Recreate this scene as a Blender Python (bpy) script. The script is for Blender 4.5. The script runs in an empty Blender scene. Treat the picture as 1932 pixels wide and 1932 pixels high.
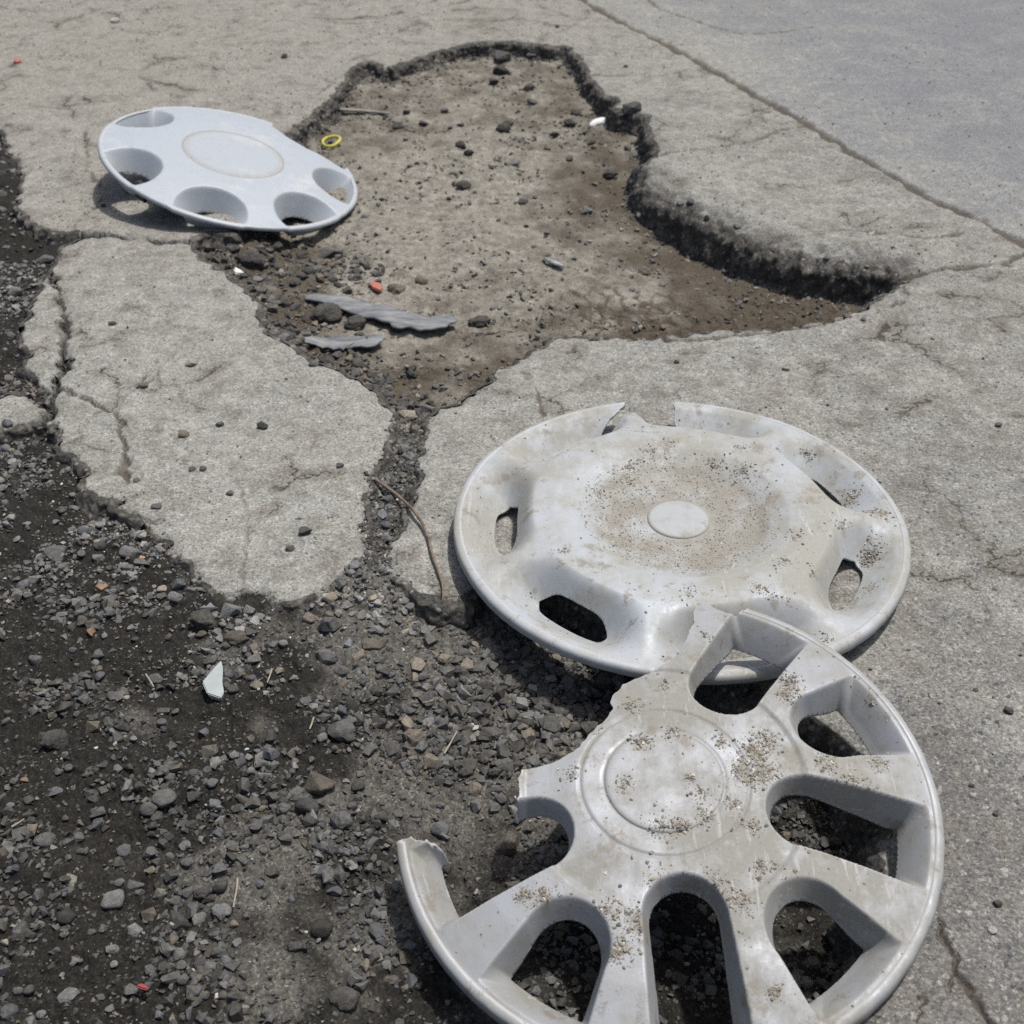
import bpy, bmesh, math, random
import numpy as np
from mathutils import Vector, Matrix

random.seed(11)
RS = np.random.RandomState(11)
scene = bpy.context.scene
COL = scene.collection

# ------------------------------------------------------------------ camera
PITCH = math.radians(36.0)
CAM_H = 0.64
FPX = 2300.0
W2 = 966.0
cam_d = bpy.data.cameras.new('camera')
cam_d.sensor_width = 36.0
cam_d.lens = 36.0 * FPX / 1932.0
cam_d.clip_start = 0.02
cam_d.clip_end = 2000.0
cam_d.dof.use_dof = True
cam_d.dof.focus_distance = 0.90
cam_d.dof.aperture_fstop = 15.0
cam = bpy.data.objects.new('camera', cam_d)
COL.objects.link(cam)
cam.location = (0, 0, CAM_H)
cam.rotation_euler = (math.pi / 2 - PITCH, 0, 0)
scene.camera = cam

# ------------------------------------------------------------------ world, sun, exposure
SUN_DIR = Vector((0.25, 0.14, 0.955)).normalized()
world = bpy.data.worlds.new('World')
scene.world = world
world.use_nodes = True
wn = world.node_tree.nodes
bg = wn.get('Background') or wn.new('ShaderNodeBackground')
sky = wn.new('ShaderNodeTexSky')
sky.sky_type = 'NISHITA'
sky.sun_disc = False
sky.sun_elevation = math.asin(SUN_DIR.z)
sky.sun_rotation = math.atan2(SUN_DIR.x, SUN_DIR.y)
sky.dust_density = 5.0
sky.ozone_density = 0.6
world.node_tree.links.new(sky.outputs[0], bg.inputs[0])
bg.inputs[1].default_value = 0.098
sun_d = bpy.data.lights.new('sun', 'SUN')
sun_d.energy = 3.3
sun_d.angle = math.radians(2.2)
sun_d.color = (1.0, 0.975, 0.925)
sun = bpy.data.objects.new('sun', sun_d)
COL.objects.link(sun)
sun.rotation_euler = SUN_DIR.to_track_quat('Z', 'Y').to_euler()
sun.location = SUN_DIR * 10
scene.view_settings.view_transform = 'Standard'
scene.view_settings.look = 'None'
scene.view_settings.exposure = 0.0
scene.view_settings.gamma = 1.0
scene.view_settings.use_curve_mapping = False
scene.cycles.use_denoising = False

# ------------------------------------------------------------------ helpers: projection
cP, sP = math.cos(PITCH), math.sin(PITCH)
CAMV = np.array([0.0, 0.0, CAM_H])

def ray(px, py):
    a = (px - W2) / FPX
    b = (W2 - py) / FPX
    return np.array([a, cP + b * sP, -sP + b * cP])

def at(px, py, z=0.0):
    d = ray(px, py)
    return CAMV + d * ((z - CAM_H) / d[2])

def gpoly(pts, z=0.0):
    return [tuple(at(p[0], p[1], z)[:2]) for p in pts]

# ------------------------------------------------------------------ helpers: noise
_P = RS.permutation(256)
_P = np.concatenate([_P, _P, _P])
_A = RS.rand(256) * 2 * math.pi
_GX, _GY = np.cos(_A).astype(np.float32), np.sin(_A).astype(np.float32)
_R1, _R2, _R3 = RS.rand(256), RS.rand(256), RS.rand(256)

def gnoise(x, y, seed=0):
    x = np.asarray(x, np.float32) + np.float32(seed * 17.31)
    y = np.asarray(y, np.float32) + np.float32(seed * 9.77)
    xi = np.floor(x).astype(np.int32)
    yi = np.floor(y).astype(np.int32)
    fx, fy = x - xi, y - yi
    xi &= 255
    yi &= 255
    u = fx * fx * fx * (fx * (fx * 6 - 15) + 10)
    v = fy * fy * fy * (fy * (fy * 6 - 15) + 10)
    def g(ix, iy, dx, dy):
        h = _P[_P[ix & 255] + (iy & 255)]
        return _GX[h] * dx + _GY[h] * dy
    a = g(xi, yi, fx, fy)
    b = g(xi + 1, yi, fx - 1, fy)
    c = g(xi, yi + 1, fx, fy - 1)
    d = g(xi + 1, yi + 1, fx - 1, fy - 1)
    return (a + (b - a) * u + ((c + (d - c) * u) - (a + (b - a) * u)) * v) * 1.5

def fbm(x, y, f, octv=3, seed=0, gain=0.5):
    s, a = 0, 1.0
    for o in range(octv):
        s = s + a * gnoise(x * f, y * f, seed + o * 3)
        f *= 2.03
        a *= gain
    return s

def voro(x, y, f, seed=0):
    x = x * f + seed * 3.7
    y = y * f + seed * 5.3
    xi, yi = np.floor(x).astype(np.int32), np.floor(y).astype(np.int32)
    f1 = np.full(x.shape, 9.0)
    f2 = np.full(x.shape, 9.0)
    idr = np.zeros(x.shape)
    for dx in (-1, 0, 1):
        for dy in (-1, 0, 1):
            cx, cy = xi + dx, yi + dy
            h = _P[_P[cx & 255] + (cy & 255)]
            d = np.hypot(cx + _R1[h] - x, cy + _R2[h] - y)
            m = d < f1
            f2 = np.where(m, f1, np.minimum(f2, d))
            idr = np.where(m, _R3[h], idr)
            f1 = np.where(m, d, f1)
    return f1, f2, idr

def sstep(a, b, x):
    t = np.clip((x - a) / (b - a), 0, 1)
    return t * t * (3 - 2 * t)

def seg_dist(x, y, pts, closed=False):
    best = np.full(x.shape, 1e9, np.float32)
    n = len(pts)
    for i in range(n if closed else n - 1):
        ax, ay = pts[i]
        bx, by = pts[(i + 1) % n]
        dx, dy = bx - ax, by - ay
        L = dx * dx + dy * dy + 1e-12
        t = np.clip(((x - ax) * dx + (y - ay) * dy) / L, 0, 1)
        ex, ey = x - ax - t * dx, y - ay - t * dy
        np.minimum(best, ex * ex + ey * ey, out=best)
    return np.sqrt(best)

def inside(x, y, pts):
    r = np.zeros(x.shape, bool)
    n = len(pts)
    for i in range(n):
        ax, ay = pts[i]
        bx, by = pts[(i + 1) % n]
        if ay == by:
            continue
        c = ((ay > y) != (by > y)) & (x < (bx - ax) * (y - ay) / (by - ay) + ax)
        r ^= c
    return r

def poly_sdf(x, y, pts):
    d = seg_dist(x, y, pts, True)
    return np.where(inside(x, y, pts), d, -d)

# ------------------------------------------------------------------ helpers: meshes
def mesh_np(name, verts, faces, mat=None, smooth=True, attrs=None):
    verts = np.asarray(verts, np.float32)
    faces = np.asarray(faces, np.int32)
    k = faces.shape[1]
    me = bpy.data.meshes.new(name)
    me.vertices.add(len(verts))
    me.vertices.foreach_set('co', verts.ravel())
    me.loops.add(faces.size)
    me.loops.foreach_set('vertex_index', faces.ravel())
    me.polygons.add(len(faces))
    me.polygons.foreach_set('loop_start', np.arange(0, faces.size, k, dtype=np.int32))
    me.polygons.foreach_set('loop_total', np.full(len(faces), k, np.int32))
    me.polygons.foreach_set('use_smooth', np.full(len(faces), smooth, bool))
    for an, av in (attrs or {}).items():
        av = np.asarray(av, np.float32)
        if av.ndim == 1:
            me.attributes.new(an, 'FLOAT', 'POINT').data.foreach_set('value', av)
        else:
            me.attributes.new(an, 'FLOAT_COLOR', 'POINT').data.foreach_set('color', av.ravel())
    me.update(calc_edges=True)
    if mat:
        me.materials.append(mat)
    return me

def link(name, me, parent=None, loc=None):
    o = bpy.data.objects.new(name, me)
    COL.objects.link(o)
    if parent is not None:
        o.parent = parent
    if loc is not None:
        o.location = loc
    return o

def tag(o, label, cat, group=None):
    o['label'] = label
    o['category'] = cat
    if group:
        o['group'] = group
    return o

def bm_mesh(name, bm, mat, smooth=True):
    me = bpy.data.meshes.new(name)
    bm.to_mesh(me)
    bm.free()
    for p in me.polygons:
        p.use_smooth = smooth
    me.materials.append(mat)
    return me

# ------------------------------------------------------------------ materials
class NT:
    def __init__(self, name):
        self.m = bpy.data.materials.new(name)
        self.m.use_nodes = True
        self.t = self.m.node_tree
        self.b = next(n for n in self.t.nodes if n.type == 'BSDF_PRINCIPLED')
        self.tc = self.n('ShaderNodeTexCoord')

    def n(self, t, **kw):
        o = self.t.nodes.new(t)
        for k, v in kw.items():
            setattr(o, k, v)
        return o

    def l(self, a, b):
        self.t.links.new(a, b)

    def val(self, sock, v):
        if isinstance(v, (int, float)):
            sock.default_value = v
        elif isinstance(v, tuple):
            sock.default_value = v if len(v) == 4 else (*v, 1)
        else:
            self.l(v, sock)

    def noise(self, scale, detail=3, rough=0.55, vec=None, out='Fac'):
        o = self.n('ShaderNodeTexNoise')
        o.inputs['Scale'].default_value = scale
        o.inputs['Detail'].default_value = detail
        o.inputs['Roughness'].default_value = rough
        self.l(vec if vec is not None else self.tc.outputs['Object'], o.inputs['Vector'])
        return o.outputs[out]

    def voro(self, scale, out='Distance', feature='F1', vec=None):
        o = self.n('ShaderNodeTexVoronoi', feature=feature)
        o.inputs['Scale'].default_value = scale
        self.l(vec if vec is not None else self.tc.outputs['Object'], o.inputs['Vector'])
        return o.outputs[out]

    def ramp(self, fac, stops):
        o = self.n('ShaderNodeValToRGB')
        e = o.color_ramp.elements
        while len(e) < len(stops):
            e.new(0.5)
        for el, (p, c) in zip(e, stops):
            el.position = p
            el.color = (c, c, c, 1) if isinstance(c, (int, float)) else (*c, 1)
        self.l(fac, o.inputs['Fac'])
        return o.outputs['Color']

    def mix(self, fac, a, b, mode='MIX'):
        o = self.n('ShaderNodeMix', data_type='RGBA', blend_type=mode)
        self.val(o.inputs[0], fac)
        self.val(o.inputs[6], a)
        self.val(o.inputs[7], b)
        return o.outputs[2]

    def math(self, op, a, b=0.0, clamp=False):
        o = self.n('ShaderNodeMath', operation=op, use_clamp=clamp)
        self.val(o.inputs[0], a)
        self.val(o.inputs[1], b)
        return o.outputs[0]

    def attr(self, name, out='Fac'):
        o = self.n('ShaderNodeAttribute', attribute_name=name)
        return o.outputs[out]

    def bump(self, h, strength=0.5, dist=0.001, nrm=None):
        o = self.n('ShaderNodeBump')
        o.inputs['Strength'].default_value = strength
        o.inputs['Distance'].default_value = dist
        self.l(h, o.inputs['Height'])
        if nrm is not None:
            self.l(nrm, o.inputs['Normal'])
        return o.outputs[0]

    def done(self, color, rough=0.9, nrm=None, metal=0.0, spec=0.3):
        self.val(self.b.inputs['Base Color'], color)
        self.val(self.b.inputs['Roughness'], rough)
        self.val(self.b.inputs['Metallic'], metal)
        self.val(self.b.inputs['Specular IOR Level'], spec)
        if nrm is not None:
            self.l(nrm, self.b.inputs['Normal'])
        return self.m

def ground_material():
    g = NT('ground_surface')
    a_dust, a_road, a_soil = g.attr('dust'), g.attr('road'), g.attr('soil')
    a_hole, a_damp, a_raw, a_crk, a_brown = g.attr('hole'), g.attr('damp'), g.attr('raw'), g.attr('crack'), g.attr('brown')
    n_big = g.noise(9, 4, 0.6)
    n_mid = g.noise(60, 4, 0.65)
    n_fine = g.noise(420, 3, 0.7)
    n_grit = g.noise(1100, 2, 0.8)
    # aggregate stones set in the binder
    wv = g.n('ShaderNodeVectorMath', operation='MULTIPLY_ADD')
    g.l(g.noise(260, 2, 0.6, out='Color'), wv.inputs[0])
    wv.inputs[1].default_value = (0.006, 0.006, 0.006)
    g.l(g.tc.outputs['Object'], wv.inputs[2])
    vd = g.voro(190, 'Distance', vec=wv.outputs[0])
    vc = g.voro(190, 'Color', vec=wv.outputs[0])
    sep = g.n('ShaderNodeSeparateColor')
    g.l(vc, sep.inputs[0])
    aggm = g.ramp(vd, [(0.28, 1.0), (0.42, 0.0)])
    aggc = g.ramp(sep.outputs[0], [(0.0, (0.055, 0.06, 0.07)), (0.35, (0.12, 0.125, 0.135)), (0.7, (0.24, 0.235, 0.225)), (1.0, (0.42, 0.40, 0.36))])
    binder = g.mix(n_fine, (0.085, 0.083, 0.08), (0.20, 0.195, 0.185))
    bare = g.mix(g.math('MULTIPLY', aggm, 0.85), binder, aggc)
    bare = g.mix(g.math('MULTIPLY', a_road, 0.85), bare, g.mix(n_fine, (0.135, 0.142, 0.155), (0.245, 0.254, 0.272)))
    dustc = g.mix(g.ramp(n_mid, [(.3, 0.0), (.7, 1.0)]), (0.235, 0.237, 0.218), (0.365, 0.367, 0.34))
    dustb = g.mix(n_mid, (0.205, 0.193, 0.166), (0.33, 0.318, 0.282))
    dustc = g.mix(a_brown, dustc, dustb)
    # dust covers by amount, broken by grain
    dm = g.math('ADD', a_dust, g.math('MULTIPLY', g.math('SUBTRACT', n_fine, 0.5), 1.6))
    dm = g.math('ADD', dm, g.math('MULTIPLY', g.math('SUBTRACT', n_mid, 0.5), 0.55))
    dm = g.math('SUBTRACT', dm, g.math('MULTIPLY', g.math('MULTIPLY', aggm, g.ramp(sep.outputs[1], [(.35, 0.0), (.6, 1.0)])), 0.42))
    dm = g.ramp(dm, [(0.12, 0.0), (0.78, 1.0)])
    asph = g.mix(dm, bare, dustc)
    # grimy washes of soil over the asphalt
    gm = g.ramp(g.math('ADD', g.math('MULTIPLY', g.noise(24, 6, 0.72), 0.8), g.math('MULTIPLY', n_fine, 0.2)), [(0.50, 0.0), (0.63, 1.0)])
    asph = g.mix(g.math('MULTIPLY', g.math('MULTIPLY', gm, 0.9), g.math('SUBTRACT', 1.0, a_road)), asph, g.mix(n_grit, (0.10, 0.092, 0.078), (0.24, 0.225, 0.195)))
    # hairline crazing with dirt drawn into it
    hw = g.n('ShaderNodeVectorMath', operation='MULTIPLY_ADD')
    g.l(g.noise(22, 4, 0.7, out='Color'), hw.inputs[0])
    hw.inputs[1].default_value = (0.07, 0.07, 0.0)
    g.l(g.tc.outputs['Object'], hw.inputs[2])
    he = g.voro(8.5, 'Distance', 'DISTANCE_TO_EDGE', hw.outputs[0])
    gate = g.math('MULTIPLY', g.ramp(g.noise(6, 3, 0.6), [(0.50, 0.0), (0.60, 1.0)]), g.math('SUBTRACT', 1.0, a_road))
    halo = g.math('MULTIPLY', g.math('MULTIPLY', g.ramp(he, [(0.0, 0.75), (0.11, 0.0)]), gate), g.ramp(n_mid, [(.3, .2), (.6, 1.0)]))
    asph = g.mix(halo, asph, g.mix(n_grit, (0.075, 0.066, 0.052), (0.20, 0.185, 0.155)))
    asph = g.mix(g.math('MULTIPLY', g.ramp(he, [(0.006, 0.85), (0.016, 0.0)]), gate), asph, (0.035, 0.03, 0.024))
    # dark and bright grit flecks
    fle = g.ramp(g.noise(480, 3, 0.75), [(0.585, 0.0), (0.66, 1.0)])
    asph = g.mix(g.math('MULTIPLY', fle, 0.75), asph, (0.10, 0.095, 0.09))
    spk = g.ramp(g.voro(520, 'Distance'), [(0.10, 1.0), (0.17, 0.0)])
    asph = g.mix(g.math('MULTIPLY', spk, 0.5), asph, (0.62, 0.61, 0.58))
    # broken dark asphalt faces
    rawc = g.mix(g.ramp(n_fine, [(.3, 0.0), (.7, 1.0)]), (0.018, 0.0175, 0.0165), (0.15, 0.143, 0.13))
    # pothole clay floor
    clay = g.mix(g.ramp(n_mid, [(.3, 0.0), (.7, 1.0)]), (0.15, 0.14, 0.118), (0.335, 0.316, 0.278))
    clay = g.mix(g.ramp(n_grit, [(0.45, 0.0), (0.75, 0.6)]), clay, (0.12, 0.105, 0.085))
    clayd = g.mix(n_fine, (0.042, 0.034, 0.024), (0.115, 0.097, 0.072))
    clay = g.mix(a_damp, clay, clayd)
    # dark soil of the gravel shoulder
    soil = g.mix(n_fine, (0.006, 0.0054, 0.0044), (0.034, 0.0315, 0.027))
    soilg = g.mix(n_fine, (0.05, 0.047, 0.040), (0.165, 0.157, 0.14))
    soil = g.mix(a_damp, soilg, soil)
    sp2 = g.ramp(g.voro(430, 'Distance'), [(0.12, 1.0), (0.22, 0.0)])
    soil = g.mix(g.math('MULTIPLY', sp2, g.math('MULTIPLY', n_mid, 0.22)), soil, (0.22, 0.215, 0.20))
    vsp = g.n('ShaderNodeSeparateColor')
    g.l(g.voro(640, 'Color'), vsp.inputs[0])
    grain = g.ramp(vsp.outputs[0], [(0.0, 0.62), (0.3, 0.88), (0.75, 1.05), (1.0, 1.4)])
    asph = g.mix(1.0, asph, grain, 'MULTIPLY')
    clay = g.mix(0.85, clay, g.mix(1.0, clay, grain, 'MULTIPLY'))
    c = g.mix(a_hole, asph, clay)
    soil = g.mix(0.75, soil, g.mix(1.0, soil, g.ramp(vsp.outputs[1], [(0.0, 0.4), (0.5, 0.9), (0.85, 1.2), (1.0, 2.2)]), 'MULTIPLY'))
    c = g.mix(a_soil, c, soil)
    c = g.mix(g.math('MULTIPLY', a_raw, g.ramp(g.noise(45, 4, 0.7), [(0.36, 0.12), (0.56, 1.0)])), c, rawc)
    c = g.mix(a_crk, c, g.mix(n_fine, (0.028, 0.022, 0.016), (0.13, 0.108, 0.08)))
    h = g.math('ADD', g.math('MULTIPLY', n_fine, 1.0), g.math('MULTIPLY', n_grit, 0.5))
    h = g.math('ADD', h, g.math('MULTIPLY', aggm, 0.35))
    nb = g.bump(h, 0.5, 0.0012)
    return g.done(c, 0.92, nb, spec=0.25)

def stone_material(name, per_object):
    g = NT(name)
    if per_object:
        oi = g.n('ShaderNodeObjectInfo')
        base = oi.outputs['Color']
        rnd = g.n('ShaderNodeVectorMath', operation='ADD')
        g.l(g.tc.outputs['Object'], rnd.inputs[0])
        cmb = g.n('ShaderNodeCombineXYZ')
        g.l(g.math('MULTIPLY', oi.outputs['Random'], 31.0), cmb.inputs[0])
        g.l(cmb.outputs[0], rnd.inputs[1])
        vec = rnd.outputs[0]
        s = 1.0
    else:
        base = g.attr('tint', 'Color')
        vec = g.tc.outputs['Object']
        s = 160.0
    n1 = g.noise(2.2 * s, 4, 0.65, vec)
    n2 = g.noise(9 * s, 3, 0.7, vec)
    c = g.mix(g.ramp(n1, [(0.3, 0.0), (0.72, 1.0)]), g.mix(1.0, base, (0.62, 0.62, 0.63), 'MULTIPLY'), g.mix(1.0, base, (1.35, 1.33, 1.28), 'MULTIPLY'))
    c = g.mix(g.ramp(n2, [(0.55, 0.0), (0.75, 0.5)]), c, g.mix(1.0, base, (0.45, 0.44, 0.42), 'MULTIPLY'))
    c = g.mix(g.ramp(n2, [(0.22, 0.6), (0.33, 0.0)]), c, (0.30, 0.29, 0.265))
    geo = g.n('ShaderNodeNewGeometry')
    sx = g.n('ShaderNodeSeparateXYZ')
    g.l(geo.outputs['Normal'], sx.inputs[0])
    du = g.math('MULTIPLY', g.ramp(sx.outputs[2], [(0.35, 0.0), (0.95, 0.30)]), n1)
    c = g.mix(du, c, (0.24, 0.225, 0.195))
    nb = g.bump(n2, 0.5, 0.10 if per_object else 0.0008)
    return g.done(c, 0.85, nb, spec=0.3)

def cap_material(name, paint, film, cover, metal, rough):
    g = NT(name)
    d = g.attr('dirt')
    n1 = g.noise(14, 5, 0.62)
    n2 = g.noise(75, 5, 0.7)
    n3 = g.noise(500, 3, 0.75)
    mp = g.n('ShaderNodeMapping')
    mp.inputs['Scale'].default_value = (1, 0.12, 1)
    mp.inputs['Rotation'].default_value = (0, 0, 0.6)
    g.l(g.tc.outputs['Object'], mp.inputs['Vector'])
    st = g.noise(160, 3, 0.7, mp.outputs[0])
    fm = g.math('ADD', g.math('MULTIPLY', n1, 1.3), g.math('MULTIPLY', n2, 0.55))
    fm = g.math('ADD', fm, g.math('MULTIPLY', st, 0.25))
    fm = g.math('ADD', fm, cover)
    fm = g.ramp(g.math('MULTIPLY', fm, 0.5), [(0.44, 0.0), (0.62, 1.0)])
    fm = g.math('MAXIMUM', fm, d, True)
    pc = g.mix(n2, tuple(x * 0.93 for x in paint), tuple(min(1, x * 1.06) for x in paint))
    # worn whitish rubs
    wr = g.math('MULTIPLY', g.ramp(g.math('ADD', g.math('MULTIPLY', n1, 0.7), g.math('MULTIPLY', n3, 0.35)), [(0.60, 0.0), (0.70, 0.8)]), 1.0)
    pc = g.mix(wr, pc, (0.60, 0.605, 0.61))
    geo = g.n('ShaderNodeNewGeometry')
    edge = g.ramp(g.math('ADD', geo.outputs['Pointiness'], g.math('MULTIPLY', g.math('SUBTRACT', n2, 0.5), 0.05)), [(0.525, 0.0), (0.575, 1.0)])
    fc = g.mix(n3, tuple(x * 0.8 for x in film), tuple(x * 1.14 for x in film))
    c = g.mix(g.math('MULTIPLY', fm, 0.88), pc, fc)
    scr = g.ramp(st, [(0.60, 0.0), (0.68, 0.55)])
    c = g.mix(g.math('MULTIPLY', scr, g.ramp(n1, [(.42, 0.0), (.6, 1.0)])), c, (0.50, 0.505, 0.51))
    c = g.mix(g.math('MULTIPLY', edge, 0.65), c, (0.52, 0.525, 0.53))
    # mud stain spots
    ms = g.math('ADD', g.math('MULTIPLY', g.noise(42, 4, 0.75), 1.0), g.math('MULTIPLY', n3, 0.28))
    ms = g.ramp(ms, [(0.715, 0.0), (0.79, 0.8)])
    c = g.mix(g.math('MULTIPLY', ms, 0.85 if cover > -0.3 else 0.15), c, (0.225, 0.20, 0.165))
    hd = g.ramp(d, [(0.55, 0.0), (1.0, 1.0)])
    grit = g.mix(g.noise(900, 2, 0.8), (0.15, 0.139, 0.118), (0.37, 0.348, 0.305))
    c = g.mix(g.math('MULTIPLY', hd, 0.8), c, grit)
    r = g.math('ADD', rough, g.math('MULTIPLY', fm, 0.28), True)
    m = g.math('MULTIPLY', g.math('SUBTRACT', 1.0, fm), metal)
    nb = g.bump(g.math('ADD', g.math('MULTIPLY', n3, 0.6), n2), 0.14, 0.0012)
    return g.done(c, r, nb, m, 0.28)

def plain_material(name, c1, c2, scale=80, rough=0.6, spec=0.4, streak=False):
    g = NT(name)
    vec = None
    if streak:
        mp = g.n('ShaderNodeMapping')
        mp.inputs['Scale'].default_value = (0.25, 1, 1)
        g.l(g.tc.outputs['Object'], mp.inputs['Vector'])
        vec = mp.outputs[0]
    n = g.noise(scale, 4, 0.7, vec)
    c = g.mix(g.ramp(n, [(0.35, 0.0), (0.65, 1.0)]), c1, c2)
    return g.done(c, rough, g.bump(n, 0.4, 0.001), spec=spec)

M_GROUND = ground_material()
M_STONE = stone_material('stone_rock', True)
M_GRAVEL = stone_material('gravel_rock', False)

# ------------------------------------------------------------------ terrain outline, traced on the ground plane
OPEN_PX = [(-320, 175), (-60, 225), (0, 243), (22, 285), (38, 330), (28, 390), (58, 424), (110, 436), (190, 436), (240, 447), (285, 453), (345, 451),
           (390, 440), (440, 432), (490, 400), (525, 330), (540, 258), (560, 238), (600, 207), (622, 185), (642, 162), (655, 138), (672, 124),
           (690, 113), (708, 118), (722, 129), (745, 122), (770, 114), (800, 104), (830, 95), (858, 86), (885, 81), (920, 79), (960, 78), (1000, 81),
           (1030, 85), (1066, 88), (1088, 100), (1100, 118), (1110, 140), (1124, 160), (1143, 174), (1164, 186), (1160, 204), (1190, 208), (1224, 220),
           (1222, 245), (1236, 268), (1236, 285), (1208, 305), (1202, 330), (1228, 352), (1268, 380), (1305, 392), (1328, 404), (1362, 420), (1402, 442),
           (1450, 458), (1500, 470), (1560, 482), (1620, 492), (1676, 497), (1706, 512), (1694, 526), (1668, 548), (1640, 570), (1600, 588), (1540, 603),
           (1490, 614), (1440, 617), (1390, 622), (1330, 622), (1290, 628), (1250, 627), (1215, 633), (1180, 632), (1110, 633), (1050, 636), (1030, 650),
           (1000, 662), (965, 682), (942, 692), (918, 715), (895, 738), (866, 752), (838, 766), (812, 782), (800, 806), (794, 840), (788, 870), (783, 905),
           (776, 945), (764, 968), (748, 1000), (728, 1032), (730, 1068), (752, 1100), (790, 1124), (826, 1134), (862, 1138), (905, 1112), (960, 1098), (1020, 1090),
           (1100, 1120), (1230, 1190), (1390, 1292), (1490, 1340), (1568, 1376), (1620, 1425), (1654, 1500), (1660, 1560), (1652, 1640), (1646, 1740),
           (1612, 1850), (1578, 1932), (1540, 2050)]
OPEN = gpoly(OPEN_PX) + [(0.12, -0.3), (0.05, -1.6), (-30, -1.6), (-60, 20), (-30, 26), (-4.2, 5.2)]
SLABS_PX = [
    [(118, 458), (150, 448), (205, 443), (270, 450), (310, 458), (345, 452), (362, 462), (386, 490), (408, 500), (432, 518), (456, 538), (472, 560), (494, 566),
     (491, 590), (490, 612), (508, 622), (522, 640), (548, 650), (570, 660), (585, 678), (604, 686), (630, 694), (652, 702), (672, 712), (694, 722),
     (714, 738), (728, 754), (738, 772), (741, 795), (737, 828), (722, 850), (712, 872), (704, 896), (698, 928), (692, 958), (693, 990), (690, 1022),
     (680, 1052), (660, 1075), (636, 1092), (610, 1108), (585, 1120), (560, 1128), (530, 1130), (505, 1112), (470, 1118), (440, 1121), (410, 1116),
     (385, 1100), (372, 1078), (350, 1058), (326, 1060), (312, 1030), (300, 1006), (268, 985), (236, 975), (222, 955), (240, 940), (262, 930), (236, 922),
     (200, 905), (166, 888), (138, 868), (112, 842), (96, 815), (90, 785), (98, 752), (112, 725), (122, 700), (130, 670), (128, 630), (122, 600),
     (112, 565), (104, 530), (100, 495), (104, 472)],
    [(52, 590), (62, 560), (74, 530), (88, 512), (104, 540), (112, 575), (116, 612), (122, 650), (112, 690), (104, 722), (86, 744), (66, 728), (50, 695),
     (44, 650), (42, 618)],
    [(152, 900), (172, 884), (205, 882), (236, 892), (262, 908), (272, 925), (252, 938), (222, 948), (186, 944), (164, 924)],
    [(-60, 770), (-20, 752), (20, 740), (58, 748), (82, 764), (74, 784), (50, 800), (10, 808), (-40, 812)],
]
SLABS = [gpoly(p) for p in SLABS_PX]
SEAM_PX = [(1060, -25), (1105, 2), (1160, 33), (1210, 60), (1262, 86), (1330, 124), (1380, 150), (1422, 176), (1480, 208), (1540, 243), (1592, 276), (1640, 306),
           (1700, 340), (1762, 376), (1810, 398), (1852, 416), (1895, 440), (1940, 462)]
SEAM = gpoly(SEAM_PX)
_d0 = np.array(SEAM[0]) - np.array(SEAM[6])
_d1 = np.array(SEAM[-1]) - np.array(SEAM[-7])
SEAM = [tuple(np.array(SEAM[0]) + _d0 * 60)] + SEAM + [tuple(np.array(SEAM[-1]) + _d1 * 20)]
ROADPOLY = SEAM + [(400, SEAM[-1][1]), (400, 500), (SEAM[0][0], 500)]
# pixel polyline, half width (m), depth (m), softness
CRACKS = [
    ([(1712, 512), (1760, 508), (1805, 506), (1850, 502), (1900, 498), (1935, 478), (1960, 470)], 0.0045, 0.006),
    ([(1250, 632), (1262, 640), (1300, 641), (1345, 637), (1395, 632), (1430, 628), (1470, 622), (1520, 616), (1560, 608), (1602, 597)], 0.0028, 0.006),
    ([(1648, 592), (1680, 580), (1704, 566), (1712, 550), (1708, 532), (1716, 515)], 0.0022, 0.004),
    ([(1062, 672), (1085, 658), (1108, 645), (1125, 634)], 0.002, 0.003),
    ([(985, 700), (1002, 722), (1012, 742), (1020, 765), (1024, 790)], 0.0022, 0.002),
    ([(1236, 288), (1290, 284), (1345, 277), (1400, 270), (1432, 262), (1465, 248), (1500, 240), (1532, 236)], 0.0032, 0.004),
    ([(1400, 218), (1440, 205), (1470, 196)], 0.003, 0.002),
    ([(1640, 436), (1700, 442), (1745, 450), (1780, 446), (1812, 440)], 0.003, 0.003),
    ([(112, 725), (135, 740), (165, 752), (190, 768), (216, 782), (228, 800), (230, 822), (236, 850), (232, 880), (240, 910)], 0.003, 0.006),
    ([(300, 700), (262, 728), (232, 752), (218, 778)], 0.0012, 0.003),
    ([(300, 738), (296, 690), (285, 650), (278, 620)], 0.001, 0.002),
    ([(228, 800), (280, 812), (330, 812), (390, 805), (450, 790)], 0.0012, 0.002),
    ([(160, 245), (162, 290), (168, 330), (192, 352), (185, 385), (150, 410), (135, 432)], 0.0022, 0.003),
    ([(330, 868), (400, 880), (480, 886), (560, 882), (640, 876)], 0.001, 0.002),
    ([(450, 1115), (462, 1040), (470, 980), (455, 930)], 0.001, 0.002),
    ([(250, 580), (330, 612), (400, 624)], 0.0008, 0.0015),
    ([(1770, 1735), (1790, 1790), (1808, 1830), (1842, 1885), (1868, 1932), (1880, 1990)], 0.0022, 0.004),
    ([(1800, 1838), (1788, 1880), (1772, 1910), (1762, 1950)], 0.0009, 0.003),
    ([(1190, -30), (1240, 12), (1290, 30), (1340, 47), (1400, 62), (1470, 58), (1540, 48)], 0.0035, 0.002),
    ([(700, 118), (660, 128), (630, 150), (600, 180)], 0.002, 0.003),
    ([(580, 478), (600, 470)], 0.002, 0.002),
    ([(300, 985), (250, 975), (210, 960)], 0.003, 0.004),
]
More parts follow.
